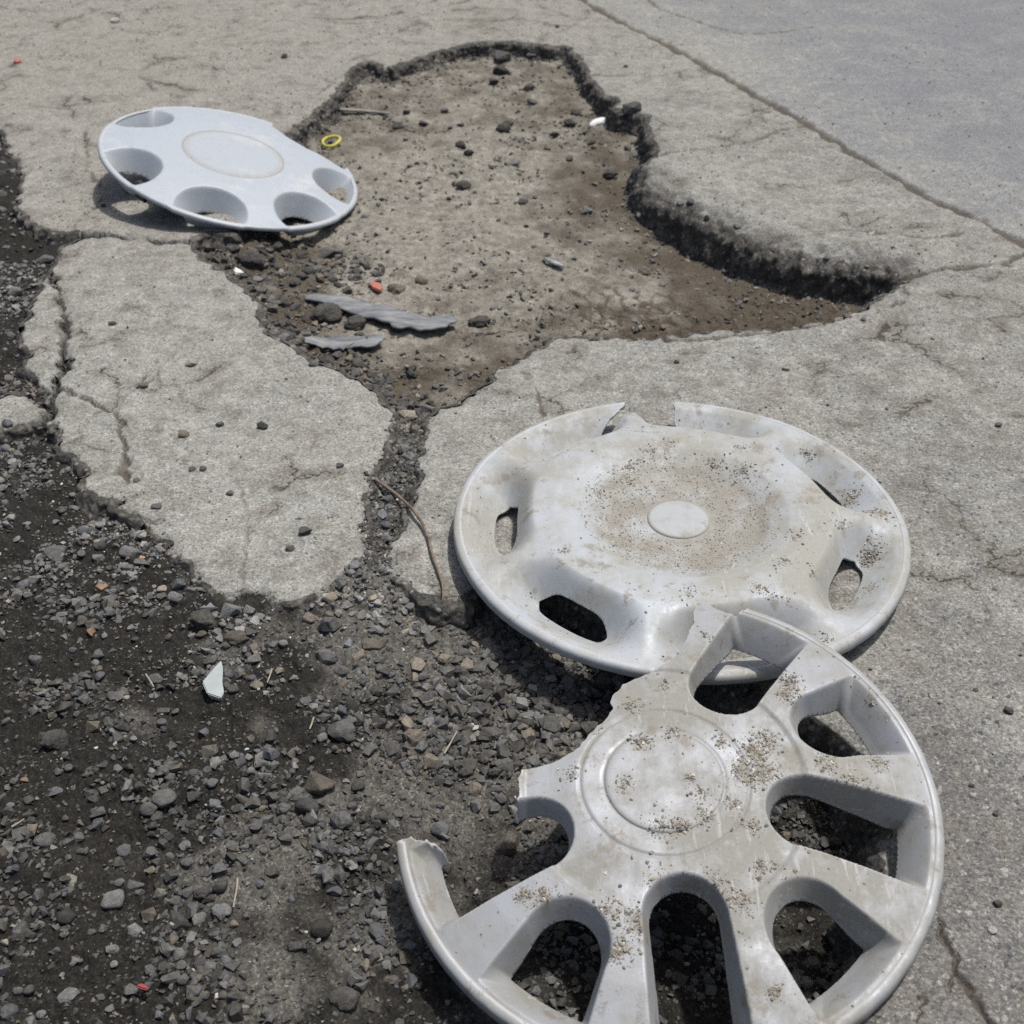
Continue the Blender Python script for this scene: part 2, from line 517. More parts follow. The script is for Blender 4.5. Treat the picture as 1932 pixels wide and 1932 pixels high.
DEPTHS_PX = [(950, 130, -.024), (1100, 200, -.034), (1180, 300, -.042), (1300, 430, -.052), (1500, 520, -.052), (1640, 540, -.045), (1300, 590, -.036),
             (1000, 620, -.02), (900, 500, -.03), (700, 400, -.034), (640, 250, -.026), (720, 150, -.020), (560, 500, -.02), (520, 560, -.012),
             (640, 670, -.013), (750, 760, -.012), (850, 720, -.012), (780, 850, -.010), (730, 1000, -.010), (660, 1120, -.006), (300, 1150, -.011), (420, 1150, -.006), (250, 990, -.008), (560, 1165, -.005),
             (100, 900, -.012), (40, 600, -.010), (20, 320, -.008), (300, 1600, -.026), (800, 1500, -.030), (1000, 1300, -.030), (1300, 1500, -.052),
             (1300, 1800, -.054), (700, 1900, -.034), (1150, 1250, -.036), (1500, 1550, -.055), (100, 1900, -.03), (-300, 1200, -.02), (1000, 1150, -.02),
             (900, 1750, -.04), (860, 1200, -.016), (1060, 1160, -.030), (450, 440, -.018), (600, 400, -.045), (560, 430, -.040)]
DUST_PX = [(300, 100, 1.0), (900, 30, .95), (100, 300, .85), (250, 700, .92), (500, 950, .92), (900, 900, .8), (1300, 700, .70), (1700, 700, .62), (1850, 950, .5),
           (1800, 1200, .42), (1850, 1500, .18), (1750, 1850, .12), (1880, 1880, .1), (1400, 330, .75), (1300, 120, .8), (1600, 430, .7), (1800, 560, .62),
           (1700, 150, .20), (1900, 60, .15), (1880, 250, .2), (1500, 30, .3), (800, 1080, .7), (80, 620, .75)]
BROWN_PX = [(300, 100, .95), (900, 40, .8), (100, 320, .6), (250, 700, .22), (500, 950, .22), (900, 900, .2), (1300, 700, .25), (1700, 900, .15), (1850, 1500, .1),
            (1400, 330, .35), (1250, 120, .5), (1700, 150, .0), (800, 1080, .35), (500, 200, .75)]

def idw(x, y, ctrl, pw=2.0):
    num = np.zeros(x.shape, np.float32)
    den = np.zeros(x.shape, np.float32)
    for px, py, v in ctrl:
        c = at(px, py)
        # measured with depth compressed so that far samples spread evenly
        w = 1.0 / (((x - c[0]) ** 2 + ((y - c[1]) * 0.7) ** 2) / max(0.3, c[1]) ** 2 + 1e-4) ** (pw / 2 + 0.4)
        num += w * v
        den += w
    return num / den

STEP = 3.0
_py = np.concatenate([np.arange(1990, 720, -STEP), np.arange(720, -48, -1.9)])
_yv = np.array([at(W2, p)[1] for p in _py])
YS = np.concatenate([np.linspace(-1.5, _yv[0], 22)[:-1], _yv, _yv[-1] + np.geomspace(0.02, 150, 46)])
_kv = np.arange(-1012, 1012, STEP) / FPX
_ko = _kv[-1] + np.geomspace(0.004, 3.6, 34)
KS = np.concatenate([-_ko[::-1], _kv, _ko])
WY = np.maximum(YS, _yv[0]) * cP + CAM_H * sP
NR, NC = len(YS), len(KS)
X = (WY[:, None] * KS[None, :]).astype(np.float32)
Y = np.repeat(YS[:, None], NC, 1).astype(np.float32)

def build_terrain():
    x, y = X.ravel(), Y.ravel()
    # ragged outline: look the polygons up at a warped point
    wx = x + 0.0075 * fbm(x, y, 38, 2, 1) + 0.0012 * fbm(x, y, 130, 1, 5)
    wy = y + 0.0075 * fbm(x, y, 38, 2, 2) + 0.0012 * fbm(x, y, 130, 1, 6)
    d_main = -poly_sdf(wx, wy, OPEN)
    d_slab = [poly_sdf(wx, wy, s) for s in SLABS]
    d = d_main.copy()
    for s in d_slab:
        d = np.maximum(d, s)
    sx, sy = x + 0.004 * fbm(x, y, 30, 3, 8), y + 0.004 * fbm(x, y, 30, 3, 9)
    d_road = poly_sdf(sx, sy, ROADPOLY)
    zf = idw(x, y, DEPTHS_PX)
    # how soft the broken edge is: the right bank of the hole is a worn slope
    bank = np.exp(-(seg_dist(x, y, gpoly([(1215, 330), (1300, 385), (1420, 440), (1560, 475), (1650, 490)])) / 0.075) ** 2)
    soft = np.exp(-(seg_dist(x, y, gpoly([(90, 800), (230, 960), (380, 1100), (560, 1128), (690, 1040), (770, 960), (740, 1060), (860, 1140)])) / 0.05) ** 2)
    hole_poly = gpoly([(380, 430), (520, 200), (700, 60), (1150, 40), (1800, 480), (1650, 640), (1000, 700), (830, 800), (772, 830), (730, 790),
                       (600, 690), (470, 560)])
    in_hole = sstep(-0.02, 0.02, poly_sdf(x, y, hole_poly))
    w = 0.0042 + 0.0065 * bank + 0.002 * soft
    t = sstep(-1, 1, d / w)
    tc = sstep(-.3, .3, (d + .0012 * fbm(x, y, 210, 2, 15)) / w)
    # surfaces
    n1 = fbm(x, y, 7, 3, 20)
    n2 = fbm(x, y, 45, 3, 21)
    n3 = fbm(x, y, 190, 2, 22)
    za = 0.0022 * n1 + 0.0006 * n2 + 0.00032 * n3
    za -= 0.0035 * np.exp(-np.maximum(d, 0) / 0.006)
    za -= 0.010 * bank * sstep(0.06, -.01, d + .012 * n2) + .007 * bank * np.abs(fbm(x, y, 42, 3, 16)) * sstep(.06, 0, d)
    road = sstep(-0.004, 0.004, d_road)
    za = za * (1 - 0.5 * road) - 0.002 * road
    gr = 1 - in_hole
    zfl = zf + in_hole * (0.0045 * fbm(x, y, 14, 3, 30) + 0.0026 * fbm(x, y, 60, 3, 31)) + gr * (0.006 * fbm(x, y, 11, 3, 32) + 0.0032 * fbm(x, y, 52, 3, 33) + .0012 * fbm(x, y, 150, 2, 34))
    zfl += 0.0008 * n3 - .009 * bank * sstep(-.05, 0, d)
    # crumbly aprons where broken asphalt has fallen at the foot of the edge
    clod = np.exp(-(seg_dist(x, y, gpoly([(400, 470), (470, 540), (520, 620), (600, 660), (690, 700)])) / 0.05) ** 2)
    v1, v2, vid = voro(x + 0.004 * n2, y + 0.004 * n3, 75, 3)
    zfl += (0.2 * gr + 1.0 * clod) * 0.007 * np.clip(1 - v1 * 1.4, 0, 1) * vid
    # mud cracks in the damp pan
    pan = np.exp(-(seg_dist(x, y, gpoly([(1180, 555), (1300, 560), (1420, 565), (1500, 575)])) / 0.10) ** 2)
    m1, m2, _ = voro(x + 0.006 * fbm(x, y, 30, 2, 40), y * 0.75 + 0.006 * fbm(x, y, 30, 2, 41), 46, 7)
    mcr = sstep(0.17, 0.04, m2 - m1) * sstep(0.25, 0.6, pan + 0.35 * n2) * in_hole
    zfl -= 0.004 * mcr
    z = zfl + (za - zfl) * t
    crack = 0.95 * mcr * (1 - t)
    # cracks in the asphalt
    cx, cy = x + 0.0045 * fbm(x, y, 55, 3, 50), y + 0.0045 * fbm(x, y, 55, 3, 51)
    for pts, hw, dep in CRACKS:
        P = gpoly(pts)
        xs, ys = [p[0] for p in P], [p[1] for p in P]
        sel = (x > min(xs) - .04) & (x < max(xs) + .04) & (y > min(ys) - .04) & (y < max(ys) + .04)
        if not sel.any():
            continue
        dd = seg_dist(cx[sel], cy[sel], P)
        hwv = hw * (0.55 + 0.75 * np.clip(0.5 + fbm(x[sel], y[sel], 40, 2, 60), 0, 1.3))
        k = sstep(1.5, 0.3, dd / hwv) * (1 if hw > .0027 else sstep(-.45, .05, fbm(x[sel], y[sel], 26, 2, 62)))
        z[sel] -= dep * k * t[sel]
        crack[sel] = np.maximum(crack[sel], k * t[sel] * (0.8 if hw > .0016 else .5))
    ds = np.abs(d_road)
    ks = sstep(1.3, 0.5, ds / (0.0078 * (0.6 + 0.9 * np.clip(0.5 + fbm(x, y, 22, 3, 61), 0, 1.2))))
    z -= 0.005 * ks
    crack = np.maximum(crack, 0.92 * ks)
    # colour masks
    dust = idw(x, y, DUST_PX, 1.4) + 0.20 * fbm(x, y, 13, 4, 70)
    brown = np.clip(idw(x, y, BROWN_PX, 1.4) + 0.18 * fbm(x, y, 9, 3, 71), 0, 1)
    # dirt washed over and trapped beside the broken edge
    edge_dirt = np.exp(-np.maximum(d, 0) / 0.008) * np.clip(0.2 + 1.1 * fbm(x, y, 60, 3, 72), 0, 1)
    raw = np.clip(sstep(1.5, 0.8, np.abs(d + 0.5 * w) / w), 0, 1) * (1 - 0.6 * soft) * (0.35 + 0.65 * in_hole)
    raw = np.maximum(raw, sstep(.25, .8, bank) * sstep(0.050, 0.010, d + 0.020 * n2 + .012 * n1) * sstep(0.022, 0.010, -d))
    raw = np.clip(raw + 0.25 * edge_dirt * (d > 0), 0, 1)
    hole = in_hole * (1 - tc)
    soil = gr * (1 - tc)
    tanp = idw(x, y, [(1060, 1400, .0), (960, 1250, .1), (520, 1800, .3), (700, 1600, .45), (820, 1140, .1), (660, 1180, .2), (560, 1260, .8), (100, 1200, .95), (300, 1450, .9),
                      (200, 1800, 1.0), (350, 1300, .75), (620, 1900, .6), (40, 500, 1.0), (750, 900, .85), (1300, 1500, 1.0), (1300, 1800, 1.0), (20, 300, .9), (80, 900, .95),
                      (40, 1550, .95), (760, 1850, .75), (480, 1560, .35), (1100, 1280, .9)], 2.0)
    damp_s = np.clip(sstep(0.25, 0.72, tanp + 0.42 * fbm(x, y, 16, 4, 73)), 0, 1)
    damp_h = idw(x, y, [(1400, 560, .95), (1250, 590, .8), (1600, 540, 1.0), (1200, 500, .35), (900, 300, .12), (1150, 320, .75), (1080, 150, .5), (900, 110, .45), (800, 400, .05), (1000, 500, .3),
                        (700, 300, .2), (650, 220, .55), (900, 680, .6), (750, 740, .75), (1050, 600, .6), (560, 560, .8), (480, 470, .9), (700, 520, .2), (1330, 450, .85), (900, 560, .4)], 2.0)
    damp_h = sstep(0.18, 0.85, damp_h + 0.25 * fbm(x, y, 18, 4, 74))
    damp = np.where(in_hole > 0.5, damp_h, damp_s)
    dk = np.exp(-(np.hypot(x - at(910, 45)[0], (y - at(910, 45)[1]) * 0.5) / 0.05) ** 2)
    crack = np.maximum(crack, 0.55 * dk * np.clip(0.6 + fbm(x, y, 25, 3, 75), 0, 1))
    Z = z.reshape(NR, NC)
    rough = np.clip(4 * t * (1 - t), 0, 1) ** .5 * 0.0045
    ox = rough * (gnoise(x * 60 + z * 150, y * 60 - z * 110, 80) + .6 * gnoise(x * 150 - z * 320, y * 150 + z * 270, 81))
    oy = rough * (gnoise(x * 60 - z * 140, y * 60 + z * 130, 82) + .6 * gnoise(x * 150 + z * 300, y * 150 + z * 290, 83))
    co = np.stack([x + ox, y + oy, z + .5 * ox], -1)
    # grid normals shared by all pieces
    XX, YY, ZZ = [co[:, i].reshape(NR, NC) for i in range(3)]
    gx = np.stack([np.gradient(XX, axis=1), np.gradient(YY, axis=1), np.gradient(ZZ, axis=1)], -1)
    gy = np.stack([np.gradient(XX, axis=0), np.gradient(YY, axis=0), np.gradient(ZZ, axis=0)], -1)
    nn = np.cross(gx, gy)
    nn /= np.linalg.norm(nn, axis=-1, keepdims=True)
    nn = nn.reshape(-1, 3)
    idx = np.arange(NR * NC).reshape(NR, NC)
    q = np.stack([idx[:-1, :-1], idx[:-1, 1:], idx[1:, 1:], idx[1:, :-1]], -1).reshape(-1, 4)
    attrs = dict(dust=dust, road=road, soil=soil, hole=hole, damp=damp, raw=raw, crack=crack, brown=brown)
    fm = lambda a: a[q].mean(1)
    dm, dr, ih = fm(d_main), fm(d_road), fm(in_hole)
    piece = np.where(dm > 0, np.where(dr > 0, 1, 2), np.where(ih > 0.5, 3, 4))
    for i, s in enumerate(d_slab):
        piece = np.where((fm(s) > 0) & (dm <= 0), 5 + i, piece)
    names = {1: ('road', 'smooth bluish grey traffic lane beyond the dirt filled seam'),
             2: ('pavement', 'worn dusty asphalt around the pothole and under the wheel covers'),
             3: ('pothole', 'brown clay floor of the pothole, damp and mud cracked on its right'),
             4: ('ground', 'dark damp soil of the gravel shoulder'),
             5: ('pavement_slab', 'large broken asphalt slab left of the dirt channel'),
             6: ('pavement_slab', 'narrow broken asphalt strip beside the large slab'),
             7: ('pavement_slab', 'small lone asphalt lump in the gravel'),
             8: ('pavement_slab', 'small asphalt lump at the far left edge in the gravel')}
    for pid, (nm, lb) in names.items():
        f = q[piece == pid]
        if not len(f):
            continue
        u, inv = np.unique(f, return_inverse=True)
        me = mesh_np(nm, co[u], inv.reshape(f.shape), M_GROUND, True, {k: v[u] for k, v in attrs.items()})
        me.normals_split_custom_set_from_vertices(nn[u].tolist())
        o = link(nm, me)
        o['kind'] = 'structure'
        o['label'] = lb
    return Z, d.reshape(NR, NC), in_hole.reshape(NR, NC), damp.reshape(NR, NC)

ZG, DG, HG, DAMP = build_terrain()

def sample(G, x, y):
    x, y = np.asarray(x, float), np.asarray(y, float)
    r = np.clip(np.interp(y, YS, np.arange(NR)), 0, NR - 1.001)
    k = x / np.interp(y, YS, WY)
    c = np.clip(np.interp(k, KS, np.arange(NC)), 0, NC - 1.001)
    r0, c0 = r.astype(int), c.astype(int)
    fr, fc = r - r0, c - c0
    return (G[r0, c0] * (1 - fr) * (1 - fc) + G[r0, c0 + 1] * (1 - fr) * fc + G[r0 + 1, c0] * fr * (1 - fc) + G[r0 + 1, c0 + 1] * fr * fc)

def ground(px, py, lift=0.0):
    z = 0.0
    for _ in range(12):
        p = at(px, py, z + lift)
        z = 0.5 * z + 0.5 * float(sample(ZG, p[0], p[1]))
    p = at(px, py, z + lift)
    return np.array([p[0], p[1], float(sample(ZG, p[0], p[1]))]), p

def depth_of(p):
    return float(np.dot(np.asarray(p) - CAMV, [0, cP, -sP]))

# ------------------------------------------------------------------ broken asphalt faces
def edge_material():
    g = NT('broken_asphalt')
    n1, n2 = g.noise(60, 4, 0.7), g.noise(350, 3, 0.75)
    vd = g.voro(170, 'Distance')
    sep = g.n('ShaderNodeSeparateColor')
    g.l(g.voro(170, 'Color'), sep.inputs[0])
    st = g.ramp(sep.outputs[0], [(0.0, (0.03, 0.03, 0.03)), (0.4, (0.08, 0.08, 0.08)), (0.75, (0.17, 0.168, 0.16)), (1.0, (0.32, 0.31, 0.29))])
    b = g.mix(g.ramp(n2, [(.3, 0.0), (.7, 1.0)]), (0.018, 0.0175, 0.017), (0.105, 0.10, 0.09))
    c = g.mix(g.ramp(vd, [(0.25, 0.8), (0.45, 0.0)]), b, st)
    c = g.mix(g.ramp(n1, [(0.5, 0.0), (0.68, 0.75)]), c, (0.19, 0.175, 0.145))
    return g.done(c, 0.9, g.bump(g.math('ADD', n2, g.math('MULTIPLY', vd, -1.0)), 0.6, 0.002), spec=0.25)

M_EDGE = edge_material()

def broken_edge(px, closed, label, seed, step=0.0016, J=13):
    P = np.array(gpoly(px))
    if closed:
        P = np.concatenate([P, P[:1]])
    L = np.concatenate([[0], np.cumsum(np.hypot(*np.diff(P, axis=0).T))])
    q = np.arange(0, L[-1], step)
    c = np.stack([np.interp(q, L, P[:, 0]), np.interp(q, L, P[:, 1])], -1)
    for _ in range(4):
        c[1:-1] = (c[:-2] + 2 * c[1:-1] + c[2:]) / 4
    t = np.gradient(c, axis=0)
    t /= np.linalg.norm(t, axis=1, keepdims=True) + 1e-9
    n = np.stack([-t[:, 1], t[:, 0]], -1)
    # n points to the low side
    probe = sample(DG, c[:, 0] + n[:, 0] * .012, c[:, 1] + n[:, 1] * .012) - sample(DG, c[:, 0] - n[:, 0] * .012, c[:, 1] - n[:, 1] * .012)
    n = n * np.where(probe > 0, -1, 1)[:, None]
    offs = np.linspace(-.022, .022, 56)
    D = np.stack([sample(DG, c[:, 0] + n[:, 0] * o, c[:, 1] + n[:, 1] * o) for o in offs], -1)
    k = np.argmin(np.abs(D), axis=1)
    ok = np.abs(D[np.arange(len(c)), k]) < .003
    off = offs[k]
    for _ in range(2):
        off[1:-1] = (off[:-2] + 2 * off[1:-1] + off[2:]) / 4
    e = c + n * off[:, None]
    zt = sample(ZG, e[:, 0] - n[:, 0] * .009, e[:, 1] - n[:, 1] * .009)
    zb = sample(ZG, e[:, 0] + n[:, 0] * .015, e[:, 1] + n[:, 1] * .015)
    ok &= (zt - zb) > .004
    hgt = np.maximum(zt - zb, .001)
    v = np.linspace(0, 1, J)
    prof_a = np.interp(v, [0, .25, .6, .88, 1.0], [.0125, .0085, .0062, .0040, -.0045])
    S, V = np.meshgrid(q, v, indexing='ij')
    Zr = zb[:, None] - .003 + (hgt[:, None] + .0030) * V
    f1, f2, fid = voro(S, Zr, 120, seed)
    lump = np.clip(1 - f1 * 1.35, 0, 1) * (.3 + fid)
    wob = fbm(S, Zr, 45, 3, seed + 1)
    env = np.clip(1.25 - V ** 6, .25, 1) * np.clip(hgt[:, None] / .02, .35, 1.2)
    a = prof_a[None] * np.clip(hgt[:, None] / .018, .55, 1.2) + env * (.0042 * wob + .0040 * lump - .0015)
    Zr = Zr + .0016 * fbm(S + 3, Zr, 70, 2, seed + 2) * (V > .05) * (V < .99) - .0006 * (V >= .99)
    X3 = e[:, 0][:, None] + n[:, 0][:, None] * a
    Y3 = e[:, 1][:, None] + n[:, 1][:, None] * a
    co = np.stack([X3, Y3, Zr], -1).reshape(-1, 3)
    idx = np.arange(len(c) * J).reshape(-1, J)
    m = ok[:-1] & ok[1:]
    Q = np.stack([idx[:-1, :-1], idx[1:, :-1], idx[1:, 1:], idx[:-1, 1:]], -1)[m].reshape(-1, 4)
    me = mesh_np('broken_edge', co, Q, M_EDGE, True)
    o = link('broken_edge', me)
    o['kind'] = 'structure'
    o['label'] = label

broken_edge(OPEN_PX, False, 'dark broken asphalt face around the pothole and along the gravel', 5)
for i, sp in enumerate(SLABS_PX):
    broken_edge(sp, True, ['broken face round the large asphalt slab', 'broken face round the narrow asphalt strip', 'broken face round the lone asphalt lump', 'broken face round the asphalt lump at the left edge'][i], 9 + i)

# ------------------------------------------------------------------ rocks
def ico(sub):
    bm = bmesh.new()
    bmesh.ops.create_icosphere(bm, subdivisions=sub, radius=1.0)
    v = np.array([p.co[:] for p in bm.verts])
    f = np.array([[q.index for q in p.verts] for p in bm.faces])
    bm.free()
    return v, f

def rock(v, nplanes, sharp, rs):
    n = rs.normal(size=(nplanes, 3))
    n /= np.linalg.norm(n, axis=1, keepdims=True)
    h = rs.uniform(0.72, 1.05, nplanes)
    dots = v @ n.T
    r = np.where(dots > 0.15, h / np.maximum(dots, 0.15), 4.0)
    rr = -np.log(np.exp(-sharp * r).sum(1) + np.exp(-sharp * 1.25)) / sharp
    out = v * rr[:, None]
    out *= (1 + 0.05 * rs.normal(size=3))
    return out / np.abs(out).max()

ICO3, ICO2, ICO1 = ico(4), ico(3), ico(2)
ICO0 = ico(1)
rs_r = np.random.RandomState(5)
def hull(n, rs, bev=0.0):
    bm = bmesh.new()
    for _ in range(n):
        v = rs.normal(size=3)
        v /= np.linalg.norm(v)
        # blocky: push towards a rounded box
        v = v / (np.abs(v) ** 4).sum() ** .25 * rs.uniform(.86, 1.05)
        bm.verts.new(v)
    r = bmesh.ops.convex_hull(bm, input=bm.verts[:])
    bmesh.ops.delete(bm, geom=list({e for e in r['geom_interior'] + r['geom_unused'] if isinstance(e, bmesh.types.BMVert)}), context='VERTS')
    if bev:
        bmesh.ops.dissolve_limit(bm, angle_limit=.25, verts=bm.verts[:], edges=bm.edges[:])
        bmesh.ops.bevel(bm, geom=bm.edges[:], offset=bev, segments=2, profile=.6, affect='EDGES')
        bmesh.ops.triangulate(bm, faces=bm.faces[:])
    bm.verts.index_update()
    v = np.array([p.co[:] for p in bm.verts])
    f = np.array([[q.index for q in p.verts] for p in bm.faces if len(p.verts) == 3])
    bm.free()
    return v / np.abs(v).max(), f
ROUND = [mesh_np('pebble', rock(ICO2[0], 12, 16, rs_r), ICO2[1], M_STONE, True) for _ in range(7)]
ANG = [mesh_np('stone', *hull(15, rs_r, .07), M_STONE, False) for _ in range(10)]
def clod_mesh():
    v = rock(ICO3[0], 11, 14, rs_r)
    f = 1 + 0.16 * gnoise(v[:, 0] * 2.2 + 3, v[:, 1] * 2.2 + v[:, 2] * 1.7, 3) + 0.09 * gnoise(v[:, 0] * 6 + v[:, 2] * 3, v[:, 1] * 6 - v[:, 2] * 4, 4) + 0.06 * gnoise(v[:, 0] * 13 + v[:, 2] * 9, v[:, 1] * 13 - v[:, 2] * 8, 5)
    return mesh_np('clod', v * f[:, None], ICO3[1], M_STONE, True)
CLOD = [clod_mesh() for _ in range(4)]

COLS = dict(light=(.23, .232, .23), gray=(.135, .136, .135), dark=(.072, .072, .072), black=(.038, .037, .036), tan=(.21, .185, .145), cream=(.43, .395, .33),
            brown=(.125, .11, .092), blue=(.135, .144, .158), white=(.62, .62, .60), orange=(.28, .18, .11), clay=(.20, .175, .14), asph=(.075, .072, .068))
CNAME = dict(light='light grey', gray='grey', dark='dark grey', black='blackish', tan='tan', cream='cream', brown='brownish', blue='bluish grey', white='white',
             orange='orange', clay='clay coloured', asph='blackish')
# pixel x, y, width in each enlarged view; colour; form (r round, a angular, f flat, c clod)
V3 = (0, 745.3, .4286)
V6 = (0, 1242.2, .4286)
V1 = (0, 0, .5143)
V2 = (938.2, 0, .5143)
V5 = (728.7, 1103.9, .6228)
V9 = (579.7, 786.7, .30)
T3 = """53 148 45 gray a|170 150 62 dark a|330 330 48 light a|240 672 118 gray f|150 805 62 light a|180 740 46 light r|365 592 56 blue r|415 595 42 gray a
432 655 62 dark r|560 678 82 light r|430 710 62 light a|530 757 62 gray f|615 720 90 gray f|790 820 72 blue a|712 845 56 cream r|768 882 72 light r
895 965 135 asph c|1012 938 92 light a|1097 938 50 light a|1145 968 50 light r|980 1002 46 light r|950 1033 52 light a|1035 1055 108 brown c|1202 1092 42 light r
1245 1085 52 light r|1443 985 118 gray a|1530 910 72 light f|1665 1022 68 light r|1640 1075 108 clay f|1437 1130 100 gray a|1700 938 46 light f|1860 940 42 tan r
150 1152 72 gray r|862 1212 50 gray r|685 1233 72 gray f|1062 1222 46 tan a|1005 1225 44 gray r|1105 1235 50 gray r|1025 1290 60 dark r|1195 1262 42 gray r|1220 1290 44 gray r
1500 1205 72 gray a|1720 1225 42 blue r|1505 1380 64 blue r|1500 1450 132 gray a|1825 1490 108 clay a|1800 1375 62 gray a|710 1435 54 blue r|897 1475 52 blue a|770 1385 42 gray r
1200 1487 78 dark a|1190 1555 88 blue a|920 1558 74 brown a|1145 1610 58 light a|1100 1645 44 light a|935 1697 62 blue r|690 1615 44 blue r|755 1635 44 gray r|253 1650 50 gray r
300 1635 46 gray r|235 1730 74 blue f|105 1688 42 orange a|60 1690 42 gray r|720 1757 120 gray r|657 1805 88 gray r|855 1750 72 dark a|1405 1690 128 brown a|1355 1790 118 dark r
1245 1795 88 gray c|1575 1705 80 dark r|1522 1690 44 light f|1495 1850 108 gray c|1072 1775 52 brown r|228 1490 124 dark c|497 1503 54 gray r|587 1508 40 light r|400 560 40 light r
270 500 52 gray r|320 432 42 light r|420 480 44 light r|610 620 40 gray a|740 1060 40 brown r|915 1165 60 dark r|460 1055 32 light r|245 555 40 light a|120 560 34 light r
1700 560 58 blue r|1340 590 72 dark a|1010 425 40 gray a|1275 668 46 gray a|845 320 38 gray r|893 320 34 gray r|690 478 62 gray f|600 368 38 tan r|1495 305 38 blue r|72 628 44 light r|555 1325 34 cream r"""
T6 = """187 775 110 gray r|335 775 66 gray a|540 828 80 blue r|660 840 72 gray a|680 885 56 dark r|820 885 74 gray r|750 940 70 dark a|520 890 58 gray a|490 1040 120 light r
600 1015 64 gray a|590 985 74 gray a|525 975 52 gray r|893 1018 92 dark c|968 990 76 dark r|822 1018 62 gray r|965 915 74 blue a|1015 805 76 blue f|985 1098 76 light r
1028 1160 56 tan r|1195 925 76 brown a|1420 1165 116 black r|1345 1200 22 white r|590 1185 70 light a|455 1180 50 gray a|293 1120 95 black r|490 1270 66 light a|278 1205 46 gray r
400 1195 44 gray r|325 1325 46 light a|500 1340 44 light r|290 1460 100 light f|180 1555 50 light r|850 1447 70 gray a|805 1400 60 gray r|570 1440 90 gray f|1510 1460 138 asph c
1560 1395 68 gray a|1175 1545 60 gray a|985 1420 50 light f|880 1325 72 dark a|795 1340 60 gray r|1300 1245 80 dark f|1565 1275 28 white f|1830 685 60 gray r|735 1062 36 tan a
660 925 46 tan a|1075 1120 54 gray a|1145 988 44 blue r|245 1275 50 gray r|110 1300 36 light r|45 640 40 light r|20 830 46 gray r|120 1445 60 dark r|55 1535 44 gray r|60 1010 36 gray r
760 1165 36 cream r|740 780 50 dark a|610 550 70 dark r|840 720 66 dark a|760 670 44 gray a|300 870 40 gray r|1090 760 44 dark r|1590 875 56 dark r|700 1530 44 gray r|440 1480 52 gray f
20 1240 46 cream r|660 1360 54 gray a|480 1530 50 light f|890 1265 46 dark r|950 1200 40 gray r"""
T1 = """1840 205 58 gray a|1845 258 74 asph c|1810 300 44 dark a|1490 408 32 dark r|1460 460 50 asph c|1555 450 42 asph c|1688 458 32 dark r|1845 468 56 asph c|1690 530 50 asph c
1200 470 30 light r|1632 405 36 gray r|1240 440 36 dark a|1700 675 56 asph c|1880 595 50 light f|1400 730 26 gray r|1300 588 22 light r|920 945 122 asph c|1130 990 52 asph c
945 1025 46 light r|995 1095 50 light r|1000 1125 52 gray r|1455 1052 78 clay c|1545 1025 50 clay r|1760 1175 86 asph c|1195 1140 118 asph c|1300 1172 92 asph c|1330 1228 56 asph c
1205 915 112 gray f|1045 1105 56 brown a|1205 1318 84 asph c|1310 1330 52 asph a|1745 1365 36 light r|1685 1385 30 gray r|1043 207 30 dark r|420 75 38 white r|410 1182 34 dark r
700 1328 40 cream a|963 1560 42 dark a|673 1588 42 tan r|805 1552 34 gray r|520 1405 50 gray f|380 752 28 dark r|470 700 26 tan r|50 1065 58 light r|165 938 80 gray f|40 1225 40 gray a
35 1578 52 light r|1495 1515 66 cream a|1480 1562 30 cream r|800 900 66 asph c|1010 900 60 asph c|1080 1030 48 asph c|1030 980 44 asph c|1240 1040 40 asph c|890 1010 44 asph a|1080 1210 40 dark a
1150 1330 40 gray a|860 905 44 asph a|1050 1180 46 asph c|985 1185 40 asph a|1420 1445 50 gray a|1520 1475 36 gray a|1430 1395 40 gray a|1720 560 40 asph c"""
T2 = """20 210 66 gray a|125 195 44 gray r|115 318 50 asph c|130 372 46 gray r|290 412 46 gray r|265 448 54 asph c|490 455 76 gray a|510 572 36 light r|480 540 32 gray r|415 640 56 asph c
210 490 42 asph c|95 738 40 gray r|330 770 42 light a|265 580 32 gray r|60 590 54 light f|640 785 36 light r|665 838 34 light r|700 830 34 gray r|525 790 36 light r|185 850 30 light r
740 795 30 light f|805 845 34 gray r|875 900 34 light r|698 905 26 light r|755 890 30 dark a|608 1042 30 light r|540 995 54 clay a|445 970 30 light f|945 1020 22 orange r|1343 1050 20 orange r
1190 1040 26 gray r|610 1198 28 orange r|845 1178 32 dark f|1285 1158 36 gray r|1345 1170 26 gray r|1060 1347 36 cream r|660 1325 22 dark r|1840 1555 30 gray r|500 1170 40 light f|495 1055 36 light f
1375 855 24 white a|470 243 22 dark r|220 97 22 dark r|600 750 40 gray f|40 450 40 asph c|350 520 36 asph c"""
T5 = """1890 372 38 asph c|1775 603 20 dark r|1840 1040 30 white r|1855 960 30 dark a|340 198 62 gray a|435 235 54 clay a|245 240 38 light a|495 412 72 gray a|265 425 34 white r|85 450 72 clay a
215 435 46 light a|360 760 98 brown a|165 725 78 blue r|670 275 86 asph c|230 310 44 gray r|320 445 50 gray a|92 690 42 gray r|60 480 40 gray a|190 460 36 gray r|380 290 40 asph c|150 540 60 asph c
265 610 60 clay c|240 560 50 asph c|110 270 36 gray r|560 330 46 asph c|470 500 36 gray r|520 450 30 gray r|330 560 44 asph c"""

STONES = []
for txt, (ox, oy, sc) in ((T3, V3), (T6, V6), (T1, V1), (T2, V2), (T5, V5)):
    for it in txt.replace('\n', '|').split('|'):
        a = it.split()
        STONES.append((ox + float(a[0]) * sc, oy + float(a[1]) * sc, float(a[2]) * sc, a[3], a[4]))

